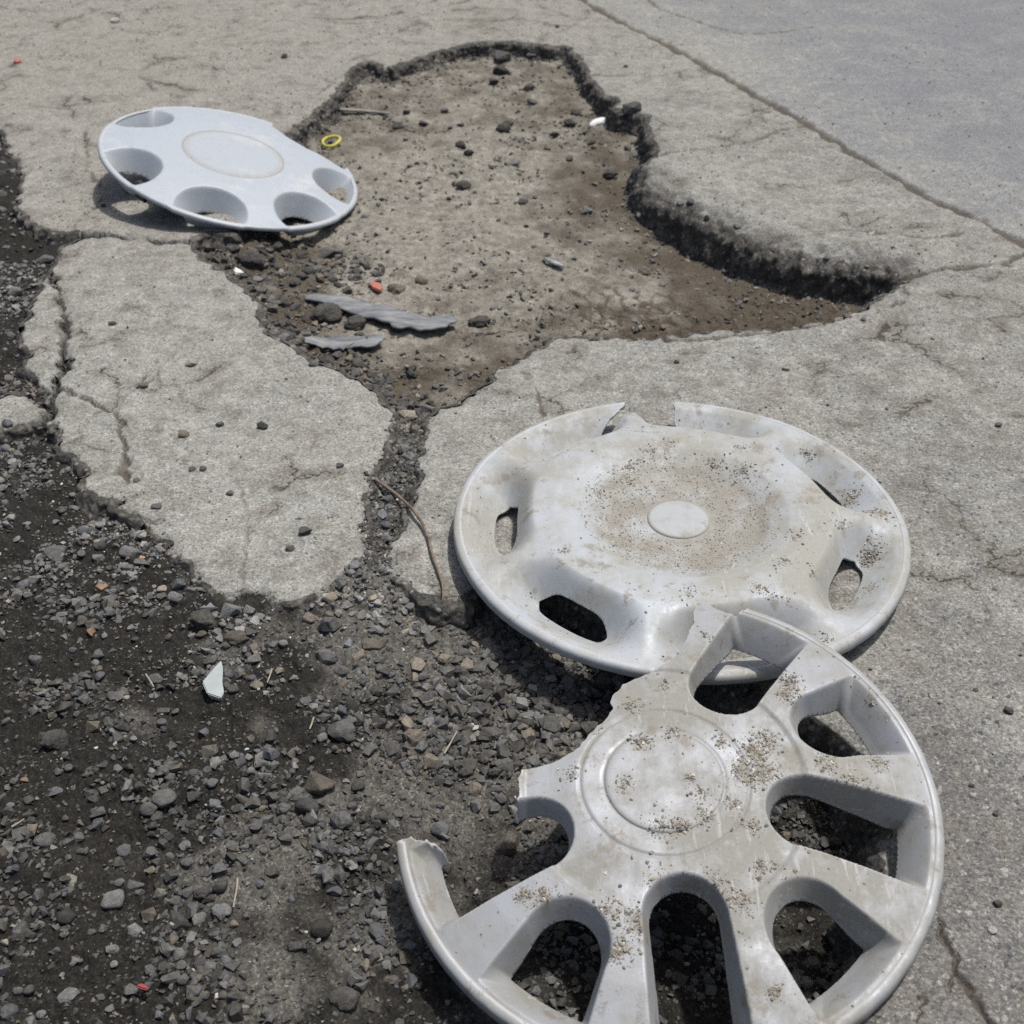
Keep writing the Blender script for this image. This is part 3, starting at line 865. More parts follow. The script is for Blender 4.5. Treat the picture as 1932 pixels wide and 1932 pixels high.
LAND = [(403, 1280, 'the pale ceramic shard'), (770, 1640, "the broken rim stub"), (560, 1128, "the large slab's lower tip"), (820, 1100, "the twig's thin end"),
        (710, 600, 'the long grey plastic strip'), (435, 320, 'the far wheel cover'), (1135, 237, 'the white crescent shard'), (625, 268, 'the yellow ring'),
        (1690, 515, "the pothole's right corner"), (265, 1860, 'the dark red scrap'), (60, 650, 'the narrow asphalt strip'), (210, 915, 'the lone asphalt lump'),
        (450, 510, 'the crumpled silver foil'), (1400, 570, 'the mud cracked pan'), (960, 80, "the pothole's back rim"), (1770, 1300, "the front cover's right rim"),
        (300, 760, "the large slab's cracked middle"), (870, 1000, "the middle cover's left rim"), (445, 1700, 'the upright dry stalk'), (1047, 495, 'the small grey splinter'),
        (690, 208, 'the flat wooden stick'), (1300, 640, "the pothole's front lip"), (1250, 380, "the pothole's worn right bank"), (760, 790, 'the dirt channel'),
        (1600, 830, "the middle cover's back rim"), (100, 1240, 'the left pebble field'), (960, 1300, "the middle cover's front rim"), (708, 537, 'the small red plastic bit'),
        (640, 650, 'the short grey plastic strip')]
SHAPEW = dict(r='rounded', a='angular', f='flat', c='crumbly')
used_labels = {}

def dirword(dx, dy, wpx):
    r = math.hypot(dx, dy)
    near = 'just ' if r < 75 else ('' if r < 190 else 'well ')
    if abs(dy) > 1.6 * abs(dx):
        return near + ('above ' if dy < 0 else 'below ')
    if abs(dx) > 1.6 * abs(dy):
        return near + ('left of ' if dx < 0 else 'right of ')
    return near + ('upper left of ' if dx < 0 and dy < 0 else 'upper right of ' if dy < 0 else 'lower left of ' if dx < 0 else 'lower right of ')

def stone_label(px, py, w, col, form):
    size = 'big' if w > 42 else 'medium' if w > 27 else 'small' if w > 16 else 'tiny'
    kind = 'clod' if form == 'c' else 'stone'
    order = sorted(LAND, key=lambda l: math.hypot(px - l[0], py - l[1]))
    l0, l1 = order[0], order[1]
    base = f"{size} {CNAME[col]} {SHAPEW[form]} {kind} {dirword(px - l0[0], py - l0[1], w)}{l0[2]}"
    return base, kind, l0, l1

def place_rock(me, name, px, py, w, col, form, rs):
    lift0 = w * 0.35 * 1.0 / FPX
    gp, p = ground(px, py, lift0)
    s = w * 0.5 * depth_of(p) / FPX
    o = bpy.data.objects.new(name, me)
    COL.objects.link(o)
    if form == 'f':
        sc = (s, s * rs.uniform(.62, .8), s * .36)
    elif form == 'r':
        sc = (s, s * rs.uniform(.75, .95), s * rs.uniform(.6, .8))
    elif form == 'c':
        sc = (s * 1.03, s * rs.uniform(.8, 1.0), s * rs.uniform(.55, .75))
    else:
        sc = (s * 1.02, s * rs.uniform(.7, .95), s * rs.uniform(.6, .8))
    o.scale = sc
    o.rotation_euler = (rs.uniform(-.25, .25), rs.uniform(-.25, .25), rs.uniform(-.5, .5) + (math.pi if rs.rand() < .5 else 0))
    o.location = (gp[0], gp[1], gp[2] + sc[2] * (0.42 if form != 'c' else 0.3))
    c = np.array(COLS[col]) * rs.uniform(.85, 1.15)
    o.color = (*c, 1)
    return o

rs_s = np.random.RandomState(21)
pend = []
TAKEN = []
for px, py, w, col, form in STONES:
    me = (CLOD if form == 'c' else ROUND if form == 'r' else ANG)[rs_s.randint(0, 4 if form == 'c' else 7)]
    lb, kind, l0, l1 = stone_label(px, py, w, col, form)
    o = place_rock(me, 'asphalt_clod' if form == 'c' else 'stone', px, py, w, col, form, rs_s)
    TAKEN.append((o.location.x, o.location.y, max(o.scale)))
    pend.append([o, lb, kind, l1, px, py])
cnt = {}
for p in pend:
    cnt.setdefault(p[1], []).append(p)
for lb, L in cnt.items():
    if len(L) > 1:
        # tell look-alikes beside one landmark apart by their order there
        L.sort(key=lambda p: (p[4]))
        words = ['leftmost', 'second from left', 'third from left', 'fourth from left', 'fifth from left', 'sixth from left', 'seventh from left', 'eighth from left']
        for i, p in enumerate(L):
            wd = 'rightmost' if i == len(L) - 1 else words[i]
            p[1] = f"{lb}, {wd}" if len((lb + wd).split()) < 14 else f"{wd} {lb}"
for o, lb, kind, l1, px, py in pend:
    tag(o, lb, kind, 'clods of broken asphalt and clay' if kind == 'clod' else 'stones lying loose on the ground')

# further pebbles, each its own object, that nothing tells apart
def frame_points(n, rs, cond, xr=(-60, 1992), yr=(-10, 1990)):
    out = []
    while len(out) < n:
        px, py = rs.uniform(*xr), rs.uniform(*yr)
        p = at(px, py, -0.015)
        if cond(px, py, p[0], p[1]):
            out.append((px, py))
    return out

def free(x, y, r):
    return all((x - a) ** 2 + (y - b) ** 2 > (0.75 * (r + c)) ** 2 for a, b, c in TAKEN)

n_more = max(0, 300 - sum(1 for p in pend if p[2] == 'stone'))
k = 0
tries = 0
while k < n_more and tries < 6000:
    tries += 1
    px, py = rs_s.uniform(5, 1150), rs_s.uniform(700, 1930)
    p = at(px, py, -0.015)
    if sample(DG, p[0], p[1]) > -0.008 or sample(HG, p[0], p[1]) > 0.3:
        continue
    w = rs_s.uniform(15, 24)
    r = w * .5 * depth_of(p) / FPX
    if not free(p[0], p[1], r):
        continue
    form = 'r' if rs_s.rand() < .6 else 'a'
    me = (ROUND if form == 'r' else ANG)[rs_s.randint(0, 7)]
    o = place_rock(me, 'stone', px, py, w, ['gray', 'light', 'blue', 'gray', 'dark'][rs_s.randint(0, 5)], form, rs_s)
    tag(o, 'small grey pebble among many alike in the dark gravel shoulder', 'stone', 'small pebbles of the gravel shoulder')
    TAKEN.append((p[0], p[1], r))
    k += 1

# ------------------------------------------------------------------ gravel, crumbs and grit too many to count
def rock_cloud(name, pos, size, tint, protos, flat=0.7, smooth=False, rs=None, parent=None, label=None, normals=None, mat=None):
    n = len(pos)
    which = rs.randint(0, len(protos), n)
    V, F, C, off = [], [], [], 0
    for k, (pv, pf) in enumerate(protos):
        sel = np.where(which == k)[0]
        if not len(sel):
            continue
        m = len(sel)
        a = rs.uniform(0, 2 * math.pi, m)
        b = rs.uniform(-.5, .5, m)
        sx = size[sel]
        sy = sx * rs.uniform(.65, 1.0, m)
        sz = sx * rs.uniform(flat * .7, flat * 1.15, m)
        v = pv[None] * np.stack([sx, sy, sz], -1)[:, None, :]
        cb, sb = np.cos(b)[:, None], np.sin(b)[:, None]
        v = np.stack([v[..., 0], v[..., 1] * cb - v[..., 2] * sb, v[..., 1] * sb + v[..., 2] * cb], -1)
        ca, sa = np.cos(a)[:, None], np.sin(a)[:, None]
        v = np.stack([v[..., 0] * ca - v[..., 1] * sa, v[..., 0] * sa + v[..., 1] * ca, v[..., 2]], -1)
        v = v + pos[sel][:, None, :]
        V.append(v.reshape(-1, 3))
        F.append((pf[None] + (np.arange(m) * len(pv))[:, None, None]).reshape(-1, 3) + off)
        C.append(np.repeat(tint[sel], len(pv), 0))
        off += m * len(pv)
    C = np.concatenate(C)
    C = np.concatenate([C, np.ones((len(C), 1))], 1)
    me = mesh_np(name, np.concatenate(V), np.concatenate(F), mat or M_GRAVEL, smooth, {'tint': C})
    o = link(name, me, parent)
    o['kind'] = 'stuff'
    if label:
        o['label'] = label
    return o

rs_p = np.random.RandomState(8)
P0 = [hull(9, rs_p) for _ in range(16)]
P1 = [hull(14, rs_p) for _ in range(16)]
P1R = [(rock(ICO1[0], 11, 22, rs_p), ICO1[1]) for _ in range(5)]

def scatter(n, rs, weight, smin, smax, power, xr, yr):
    """ground positions drawn evenly per square metre inside the photographed stretch, thinned by weight(x, y)"""
    x = rs.uniform(*xr, n)
    y = rs.uniform(*yr, n)
    w = weight(x, y)
    keep = rs.rand(n) < w
    x, y = x[keep], y[keep]
    dep = y * cP + CAM_H * sP
    vis = np.abs(x / dep) < 0.66
    x, y = x[vis], y[vis]
    u = rs.rand(len(x))
    s = smin * (smax / smin) ** (u ** power)
    return x, y, s

def tints(n, rs, pal):
    keys = list(pal)
    pr = np.array([pal[k] for k in keys], float)
    pick = rs.choice(len(keys), n, p=pr / pr.sum())
    c = np.array([COLS[k] for k in keys])[pick]
    return c * rs.uniform(.7, 1.3, (n, 1))

def cloud(name, label, xys, rs, pal, protos, smooth, sink=0.35, flat=.7):
    x, y, s = xys
    z = sample(ZG, x, y) + s * sink * flat
    dim = sstep(.95, .45, y + .35 * x) * (x < .3) * (y < 1.1)  # stones tinted darker toward the near left: lens vignetting painted in, with dampness
    tt = tints(len(x), rs, pal) * (1 - .45 * dim * rs.uniform(.6, 1.3, len(x)))[:, None]
    pale = np.exp(-(seg_dist(x, y, gpoly([(160, 960), (300, 1060), (420, 1150), (560, 1180), (700, 1130)])) / .055) ** 2)
    tt = tt * (1 + .55 * pale)[:, None]
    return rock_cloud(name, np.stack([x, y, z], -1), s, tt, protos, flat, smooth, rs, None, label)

rs_c = np.random.RandomState(31)
def w_gravel(x, y):
    d, h = sample(DG, x, y), sample(HG, x, y)
    dm = sample(DAMP, x, y)
    n = fbm(x, y, 13, 3, 90)
    return ((d < -0.004) & (h < .5)) * np.clip(0.30 + 1.35 * n + 0.1 * dm - .25 * np.exp(-((x + .36) / .07) ** 2) * (y < .8), 0.04, 1)
def w_fine(x, y):
    d, h = sample(DG, x, y), sample(HG, x, y)
    return ((d < 0.002) & (h < .6)) * np.clip(0.55 + 0.6 * fbm(x, y, 20, 3, 91), .1, 1)
GX, GY = (-0.80, 0.40), (0.24, 1.45)
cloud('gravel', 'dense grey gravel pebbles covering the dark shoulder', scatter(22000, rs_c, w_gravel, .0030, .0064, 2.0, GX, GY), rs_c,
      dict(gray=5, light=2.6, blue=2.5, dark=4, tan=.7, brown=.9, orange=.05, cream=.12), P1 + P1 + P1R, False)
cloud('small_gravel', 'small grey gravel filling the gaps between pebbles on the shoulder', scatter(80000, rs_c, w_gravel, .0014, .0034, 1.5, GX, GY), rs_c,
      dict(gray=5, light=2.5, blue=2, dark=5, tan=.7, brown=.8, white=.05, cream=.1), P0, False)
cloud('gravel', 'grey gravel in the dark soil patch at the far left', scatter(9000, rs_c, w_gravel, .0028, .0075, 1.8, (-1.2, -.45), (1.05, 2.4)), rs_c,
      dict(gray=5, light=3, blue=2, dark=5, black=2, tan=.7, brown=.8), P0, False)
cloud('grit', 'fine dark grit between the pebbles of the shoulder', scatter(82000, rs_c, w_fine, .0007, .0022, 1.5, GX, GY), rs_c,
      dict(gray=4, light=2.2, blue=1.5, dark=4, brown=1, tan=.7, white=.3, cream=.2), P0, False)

def w_hole(x, y):
    d, h = sample(DG, x, y), sample(HG, x, y)
    foot = np.exp(-np.maximum(-d, 0) / 0.05)
    return ((d < -0.006) & (h > .5)) * np.clip(0.26 + 0.6 * fbm(x, y, 9, 3, 92) + 0.7 * foot, 0.06, 1)
cloud('pothole_crumbs', 'loose crumbs of clay and asphalt on the pothole floor', scatter(58000, rs_c, w_hole, .0010, .0052, 2.2, (-.45, 1.0), (1.0, 2.75)), rs_c,
      dict(clay=3.5, gray=2, dark=2, asph=3, light=.7, tan=2, cream=.1), P0, False)
def w_rubble(x, y):
    d = sample(DG, x, y)
    c = np.exp(-(seg_dist(x, y, gpoly([(385, 470), (470, 540), (520, 620), (600, 660), (700, 715), (760, 790)])) / 0.045) ** 2)
    c = c + 0.8 * np.exp(-(seg_dist(x, y, gpoly([(640, 470), (560, 450), (500, 450)])) / 0.05) ** 2)
    return (d < -0.002) * np.clip(c, 0, 1)
cloud('asphalt_rubble', 'dark crumbled asphalt heaped along the slab edge', scatter(9000, rs_c, w_rubble, .0018, .0085, 1.8, (-.45, .1), (1.0, 1.7)), rs_c,
      dict(asph=6, dark=3, black=2, brown=1.5, gray=1.5, clay=1), P1, False)
def w_chan(x, y):
    d = sample(DG, x, y)
    c = np.exp(-(seg_dist(x, y, gpoly([(765, 790), (765, 850), (750, 900), (735, 960), (715, 1010), (705, 1060), (670, 1110)])) / 0.022) ** 2)
    return (d < 0.004) * c
cloud('channel_grit', 'dark damp grit filling the channel beside the slab', scatter(60000, rs_c, w_chan, .0009, .0034, 1.7, (-.2, .0), (.8, 1.3)), rs_c,
      dict(dark=4, black=3, gray=3, light=.6, tan=.6, cream=.2), P0, False)
def w_clay_clods(x, y):
    d = sample(DG, x, y)
    c = np.exp(-(np.hypot(x - at(960, 1320)[0], y - at(960, 1320)[1]) / 0.085) ** 2)
    return ((d < -0.003)) * c
cloud('soil_clods', 'crumbly grey soil clods below the middle wheel cover', scatter(9000, rs_c, w_clay_clods, .0016, .0075, 1.9, (-.12, .2), (.6, 1.0)), rs_c,
      dict(clay=1.2, gray=4, asph=2.5, dark=3, tan=.4, light=.8), P1, False)
def w_pave(x, y):
    d = sample(DG, x, y)
    n = fbm(x, y, 6, 3, 93)
    lf = np.where((x < 0.1) & (y > 1.5), 1.5, .6)
    return (d > 0.004) * np.clip(0.18 + 0.55 * n, 0.03, 1) * lf
cloud('pavement_grit', 'scattered fine grit lying on the asphalt', scatter(70000, rs_c, w_pave, .0007, .0026, 2.4, (-1.2, 1.25), (.35, 2.8)), rs_c,
      dict(gray=3, dark=3, light=2, tan=2, asph=2, white=.3), P0, False)

# broken aggregate standing out of the pothole's walls
def wall_rocks():
    rs = np.random.RandomState(77)
    P = [p for p in OPEN_PX if 440 < p[0] and p[1] < 640]
    a = np.array(gpoly(P))
    L = np.hypot(*np.diff(a, axis=0).T)
    i = rs.choice(len(L), 9000, p=L / L.sum())
    f = rs.rand(9000)[:, None]
    q = a[i] * (1 - f) + a[i + 1] * f
    x = q[:, 0] + rs.normal(0, .011, 9000)
    y = q[:, 1] + rs.normal(0, .011, 9000)
    d = sample(DG, x, y)
    z = sample(ZG, x, y)
    bk = seg_dist(x, y, gpoly([(1215, 330), (1300, 385), (1420, 440), (1560, 475), (1650, 490)])) < .10
    ok = (d < .003) & (d > -.035) & (z < -.006) & (fbm(x, y, 16, 3, 94) > rs.uniform(-.45, .35, 9000)) & ~(bk & (rs.rand(9000) < .30))
    x, y, z = x[ok], y[ok], z[ok]
    s = 0.0013 * (4.6 ** (rs.rand(len(x)) ** 1.7))
    return rock_cloud('wall_rubble', np.stack([x, y, z + s * .15], -1), s, tints(len(x), rs, dict(asph=5, dark=3, black=2, gray=2.2, brown=1.2, clay=.6)), P0, .8, False, rs, None,
                      'dark broken aggregate sticking out of the pothole walls')
wall_rocks()

# ------------------------------------------------------------------ wheel covers
def clip_mesh(xs, ys, sdf_fn):
    nx, ny = len(xs), len(ys)
    gx, gy = np.meshgrid(xs, ys)
    P = np.stack([gx.ravel(), gy.ravel()], -1)
    f = sdf_fn(P[:, 0], P[:, 1])
    # keep lattice points off the exact cut
    f = np.where(np.abs(f) < 1e-6, 1e-6, f)
    idx = np.arange(nx * ny).reshape(ny, nx)
    a, b, c, d = idx[:-1, :-1].ravel(), idx[:-1, 1:].ravel(), idx[1:, 1:].ravel(), idx[1:, :-1].ravel()
    par = ((np.arange(ny - 1)[:, None] + np.arange(nx - 1)[None]) % 2).ravel().astype(bool)
    T = np.concatenate([np.stack([a, b, c], -1)[par], np.stack([a, c, d], -1)[par], np.stack([a, b, d], -1)[~par], np.stack([b, c, d], -1)[~par]])
    ins = f[T] > 0
    n = ins.sum(1)
    full = T[n == 3]
    newv, key2 = [], {}
    def cut(i, j):
        k = np.stack([np.minimum(i, j), np.maximum(i, j)], -1)
        return k
    tris = []
    t1 = T[n == 1]
    i1 = ins[n == 1].argmax(1)
    r = np.arange(len(t1))
    A, B, Cc = t1[r, i1], t1[r, (i1 + 1) % 3], t1[r, (i1 + 2) % 3]
    t2 = T[n == 2]
    i2 = (~ins[n == 2]).argmax(1)
    r2 = np.arange(len(t2))
    O, Q, R = t2[r2, i2], t2[r2, (i2 + 1) % 3], t2[r2, (i2 + 2) % 3]
    edges = np.concatenate([cut(A, B), cut(A, Cc), cut(O, Q), cut(O, R)])
    ue, inv = np.unique(edges, axis=0, return_inverse=True)
    inv = inv.ravel()
    tt = f[ue[:, 0]] / (f[ue[:, 0]] - f[ue[:, 1]])
    NV = P[ue[:, 0]] + (P[ue[:, 1]] - P[ue[:, 0]]) * tt[:, None]
    base = len(P)
    m1, m2 = len(A), len(O)
    eAB, eAC = base + inv[:m1], base + inv[m1:2 * m1]
    eOQ, eOR = base + inv[2 * m1:2 * m1 + m2], base + inv[2 * m1 + m2:]
    faces = np.concatenate([full, np.stack([A, eAB, eAC], -1), np.stack([eOQ, Q, R], -1), np.stack([eOQ, R, eOR], -1)])
    allP = np.concatenate([P, NV])
    u, inv = np.unique(faces, return_inverse=True)
    return allP[u], inv.reshape(faces.shape)

class Cover:
    def __init__(self, px, py, zc, R, n):
        self.C = at(px, py, zc)
        n = np.array(n, float)
        self.n = n / np.linalg.norm(n)
        xax = np.array([1.0, 0, 0]) - self.n[0] * self.n
        self.x = xax / np.linalg.norm(xax)
        self.y = np.cross(self.n, self.x)
        self.R = R
        self.M = Matrix(((self.x[0], self.y[0], self.n[0], self.C[0]), (self.x[1], self.y[1], self.n[1], self.C[1]), (self.x[2], self.y[2], self.n[2], self.C[2]), (0, 0, 0, 1)))

    def loc(self, px, py, h=0.0, surf=None):
        """pixel -> local point on the plane h above the rim plane, in units of R; with surf, on that height function"""
        d = ray(px, py)
        for _ in range(6 if surf else 1):
            o = self.C + self.n * h
            t = np.dot(o - CAMV, self.n) / np.dot(d, self.n)
            p = CAMV + d * t - self.C
            u, v = np.dot(p, self.x) / self.R, np.dot(p, self.y) / self.R
            if surf:
                h = float(surf(np.array([u]), np.array([v]))[0])
        return u, v

def prof(r, pts):
    """smooth radial profile through (r, mm) points -> metres"""
    pr, pz = zip(*pts)
    f = np.linspace(0, 1.05, 800)
    z = np.interp(f, pr, pz)
    k = np.hanning(15)
    k /= k.sum()
    zz = np.convolve(np.pad(z, 7, mode='edge'), k, 'valid')
    return np.interp(r, f, zz) * 0.001

def softmin(a, b, k):
    h = np.clip(0.5 + 0.5 * (b - a) / k, 0, 1)
    return b + (a - b) * h - k * h * (1 - h)

def ushape(x, y, rr, xc, r0, sl, rout, k=0.012):
    i = np.where(x < xc, r0 - np.hypot(x - xc, y), (r0 + (x - xc) * sl - np.abs(y)) / math.sqrt(1 + sl * sl))
    return softmin(i, rout - rr, k)

def roll(r, r0, h):
    """rounded outer lip"""
    return h * np.clip((r - r0) / (1 - r0), 0, 1) ** 2.4

def rim_part(root, cov, height, dirt, mat, brk, drop, r0=.962):
    prof_r = [r0, r0 + .012, .984, .991, .9965, .9995, 1.0, .995, .984]
    prof_z = [.0001, .0001, -.0004, -.0012, -.0030, -.0058, -.0105, -.012, -.012]
    N, J = 720, 9
    th = np.arange(N) * 2 * math.pi / N
    z0 = height((r0 + .002) * np.cos(th), (r0 + .002) * np.sin(th))
    # follow the face but not its sharpest steps
    for _ in range(6):
        z0 = (np.roll(z0, 1) + 2 * z0 + np.roll(z0, -1)) / 4
    z0 = np.maximum(z0, np.median(z0) - .0015)
    nick = 1 + .0018 * gnoise(th * 14, th * 0 + .4, 140) * (np.cos(th + .8) > -.2)
    rr = np.array(prof_r)[None] * np.where(np.array(prof_r)[None] > .98, nick[:, None], 1)
    pz = np.array(prof_z)[None] * (drop / .012)
    pz[0, :2] = prof_z[:2]
    u, v = rr * np.cos(th)[:, None], rr * np.sin(th)[:, None]
    z = z0[:, None] + pz
    idx = np.arange(N * J).reshape(N, J)
    q = np.stack([idx[:, :-1], idx[:, 1:], np.roll(idx, -1, 0)[:, 1:], np.roll(idx, -1, 0)[:, :-1]], -1).reshape(-1, 4)
    if brk is not None:
        b = poly_sdf(u.ravel(), v.ravel(), brk)
        q = q[(b[q] <= 0).all(1)]
    me = mesh_np('rim', np.stack([u.ravel() * cov.R, v.ravel() * cov.R, z.ravel()], -1), q, mat, True, {'dirt': np.clip(dirt(u.ravel(), v.ravel()), 0, 1) * .8})
    o = link('rim', me, root)
    so = o.modifiers.new('thickness', 'SOLIDIFY')
    so.thickness = .0018
    so.offset = -1
    return o

def make_cover(name, label, cov, step, height, sdf, dirt, mat, thick=0.0024):
    R = cov.R
    g = np.arange(-R - step, R + step * 1.5, step) / R
    P, F = clip_mesh(g, g, sdf)
    z = height(P[:, 0], P[:, 1])
    me = mesh_np('face', np.stack([P[:, 0] * R, P[:, 1] * R, z], -1), F, mat, True, {'dirt': np.clip(dirt(P[:, 0], P[:, 1]), 0, 1)})
    root = bpy.data.objects.new(name, None)
    COL.objects.link(root)
    root.matrix_world = cov.M
    root.empty_display_size = 0.05
    tag(root, label, 'wheel cover', 'plastic wheel covers broken off at the pothole')
    o = link('face', me, root)
    so = o.modifiers.new('thickness', 'SOLIDIFY')
    so.thickness = thick
    so.offset = -1
    so.use_rim = True
    return root, o

def disc_part(name, root, R, r, z, mat, dome=0.0006, bev=0.012, lip=0.0, dirt=0.3, thick=0.003):
    """a flat round medallion with a rounded edge"""
    N = 96
    rad = [0, r * .3, r * .6, r * .85, r - bev * 1.2, r - bev * .5, r - bev * .15, r, r]
    zz = [dome, dome * .9, dome * .6, dome * .2, 0, -0.0002, -0.0006, -0.0014, -thick - .002]
    if lip:
        zz[4] += lip
        zz[5] += lip
    V, F, D = [(0, 0, z + zz[0])], [], []
    for i in range(1, len(rad)):
        for k in range(N):
            a = 2 * math.pi * k / N
            V.append((rad[i] * R * math.cos(a), rad[i] * R * math.sin(a), z + zz[i]))
    bm = bmesh.new()
    vs = [bm.verts.new(v) for v in V]
    for k in range(N):
        bm.faces.new((vs[0], vs[1 + k], vs[1 + (k + 1) % N]))
    for i in range(len(rad) - 2):
        for k in range(N):
            a, b = 1 + i * N + k, 1 + i * N + (k + 1) % N
            bm.faces.new((vs[a], vs[a + N], vs[b + N], vs[b]))
    me = bm_mesh(name, bm, mat)
    vx = np.array([v.co[:] for v in me.vertices])
    rr = np.hypot(vx[:, 0], vx[:, 1]) / (R * r)
    me.attributes.new('dirt', 'FLOAT', 'POINT').data.foreach_set('value', np.clip(dirt + 0.5 * sstep(.86, 1, rr), 0, 1).astype(np.float32))
    return link(name, me, root)

def stain(u, v, spots):
    o = np.zeros(u.shape)
    n = gnoise(u * 26, v * 26, 130) * .5 + gnoise(u * 60, v * 60, 131) * .4
    for a, b, r, k in spots:
        o = np.maximum(o, min(1, .55 + k / 250) * np.exp(-((u - a) ** 2 + (v - b) ** 2) / (r * .62) ** 2))
    return np.clip(o * (1.15 + 1.1 * n), 0, .95)

def spots_of(cov, height, clusters):
    return [(*cov.loc(px, py, .02, height), r * depth_of(cov.C) / FPX / cov.R, n) for px, py, r, n in clusters]

def cover_crumbs(root, cov, height, clusters, n_loose, seed, sdf, extra=None, disc=None):
    rs = np.random.RandomState(seed)
    U, Vv, S = [], [], []
    for px, py, rpx, n in clusters:
        u, v = cov.loc(px, py, 0.02, height)
        rr = rpx * depth_of(cov.C) / FPX / cov.R
        n = int(n * 2.0)
        a = rs.normal(size=(n, 2)) * rr * .5
        U += list(u + a[:, 0])
        Vv += list(v + a[:, 1])
        S += list(0.00038 * (4.4 ** (rs.rand(n) ** 3.2)))
    for _ in range(n_loose):
        q = math.sqrt(rs.rand())
        t = rs.uniform(0, 2 * math.pi)
        U.append(q * math.cos(t))
        Vv.append(q * math.sin(t))
        S.append(0.0005 * (3 ** (rs.rand() ** 2.5)))
    if extra is not None:
        for _ in range(extra[2]):
            q = extra[0] + (extra[1] - extra[0]) * rs.rand() ** .8
            t = rs.uniform(0, 2 * math.pi)
            U.append(q * math.cos(t))
            Vv.append(q * math.sin(t))
            S.append(0.00034 * (3.2 ** (rs.rand() ** 3)))
    U, Vv, S = np.array(U), np.array(Vv), np.array(S)
    e = 0.004
    sl = np.hypot(height(U + e, Vv) - height(U - e, Vv), height(U, Vv + e) - height(U, Vv - e)) / (2 * e * cov.R)
    ok = (sdf(U, Vv) > 0.012) & (sl < 1.0)
    U, Vv, S = U[ok], Vv[ok], S[ok]
    z = height(U, Vv) + S * .3
    if disc:
        z = np.where(np.hypot(U, Vv) < disc[0], disc[1] + S * .3, z)
    rock_cloud('mud_crumbs', np.stack([U * cov.R, Vv * cov.R, z], -1), S, 1.4 * tints(len(U), rs, dict(clay=5, tan=3, gray=2, light=2.5, cream=1, asph=.25, dark=.15)), P0, .5, False, rs, root)

M_COV_N = cap_material('dusty_silver_plastic', (0.40, 0.42, 0.45), (0.25, 0.243, 0.21), 0.05, 0.22, 0.38)
M_COV_M = cap_material('dusty_pale_plastic', (0.445, 0.48, 0.52), (0.31, 0.303, 0.262), 0.05, 0.12, 0.42)
M_COV_F = cap_material('clean_silver_plastic', (0.40, 0.437, 0.478), (0.335, 0.333, 0.315), -0.36, 0.08, 0.5)

# --- middle cover: seven scooped pockets round a dished hub
cm = Cover(1277, 1014, 0.004, 0.1925, (0.0, -0.012, 1.0))
A_M = [178.0 - 51.43 * k for k in range(7)]
def mid_fields(u, v):
    r = np.hypot(u, v)
    a = np.degrees(np.arctan2(v, u))
    best = np.full(u.shape, 999.0)
    for am in A_M:
        dd = (a - am + 180) % 360 - 180
        best = np.where(np.abs(dd) < np.abs(best), dd, best)
    x, y = r * np.cos(np.radians(best)), r * np.sin(np.radians(best))
    return r, x, y
def mid_height(u, v):
    r, x, y = mid_fields(u, v)
    s = prof(r, [(0, 19), (.28, 19.2), (.35, 21), (.42, 27), (.48, 32), (.55, 34), (.65, 33), (.80, 28), (.93, 23), (1.05, 20)])
    lip = prof(r, [(0, -1), (.75, -1), (.80, 1), (.84, 6.5), (.89, 14), (.93, 19.5), (.96, 21.5), (1.05, 19)])
    rr = r
    # bowl scooped into the face: the inner slope runs down to the window, the outer wall up to the rim
    wy = np.abs(y) / (0.17 + 0.55 * np.clip(x - .52, 0, .36))
    bowl = sstep(1.2, 0.46, wy) * sstep(0.642, 0.79, .4 * x + .6 * r)
    z = s + (np.minimum(lip, s) - s) * bowl
    return z
BRK_M = [(1182, 752), (1179, 766), (1166, 780), (1150, 790), (1136, 800), (1129, 812), (1127, 820), (1140, 820), (1163, 803), (1178, 792), (1196, 788), (1214, 795),
         (1228, 806), (1256, 813), (1282, 817), (1298, 821), (1290, 804), (1274, 782), (1271, 762), (1272, 690), (1182, 690)]
def px_poly(cov, pts, h):
    return [cov.loc(p[0], p[1], h) for p in pts]
BRK_M_L = px_poly(cm, BRK_M, 0.020)
CUT_M = [px_poly(cm, [(1627, 1222), (1650, 1208), (1670, 1203), (1690, 1196)], 0.018), px_poly(cm, [(1127, 819), (1160, 822), (1200, 826), (1262, 830)], 0.026)]
def mid_sdf(u, v):
    r, x, y = mid_fields(u, v)
    f = 0.974 - r
    # slot-shaped windows
    k = 0.0 + 0.35 * np.abs(y) ** 2
    ax = (x + k - 0.766)
    op = 0.050 * (1 - (np.abs(y) / 0.176) ** 5) - np.abs(ax)
    f = np.minimum(f, -op)
    f = np.minimum(f, -poly_sdf(u + .006 * gnoise(u * 30, v * 30, 3), v + .006 * gnoise(u * 30, v * 30, 4), BRK_M_L))
    for c in CUT_M:
        f = np.minimum(f, seg_dist(u, v + 0.006 * gnoise(u * 25, v * 25, 7), c) - 0.0035)
    return f
def mid_dirt(u, v):
    r = np.hypot(u, v)
    n = fbm(u, v, 6, 4, 100)
    d = 0.95 * sstep(.47, .37, r + .05 * n) * np.clip(.78 + .4 * n, 0, 1) + 0.30 * sstep(.1, .5, n)
    d += 0.25 * sstep(.42, .30, r) * sstep(-.1, .25, u)
    return np.maximum(np.clip(d, 0, 1) * np.where(r < .14, .5, 1), stain(u, v, SPOT_M))
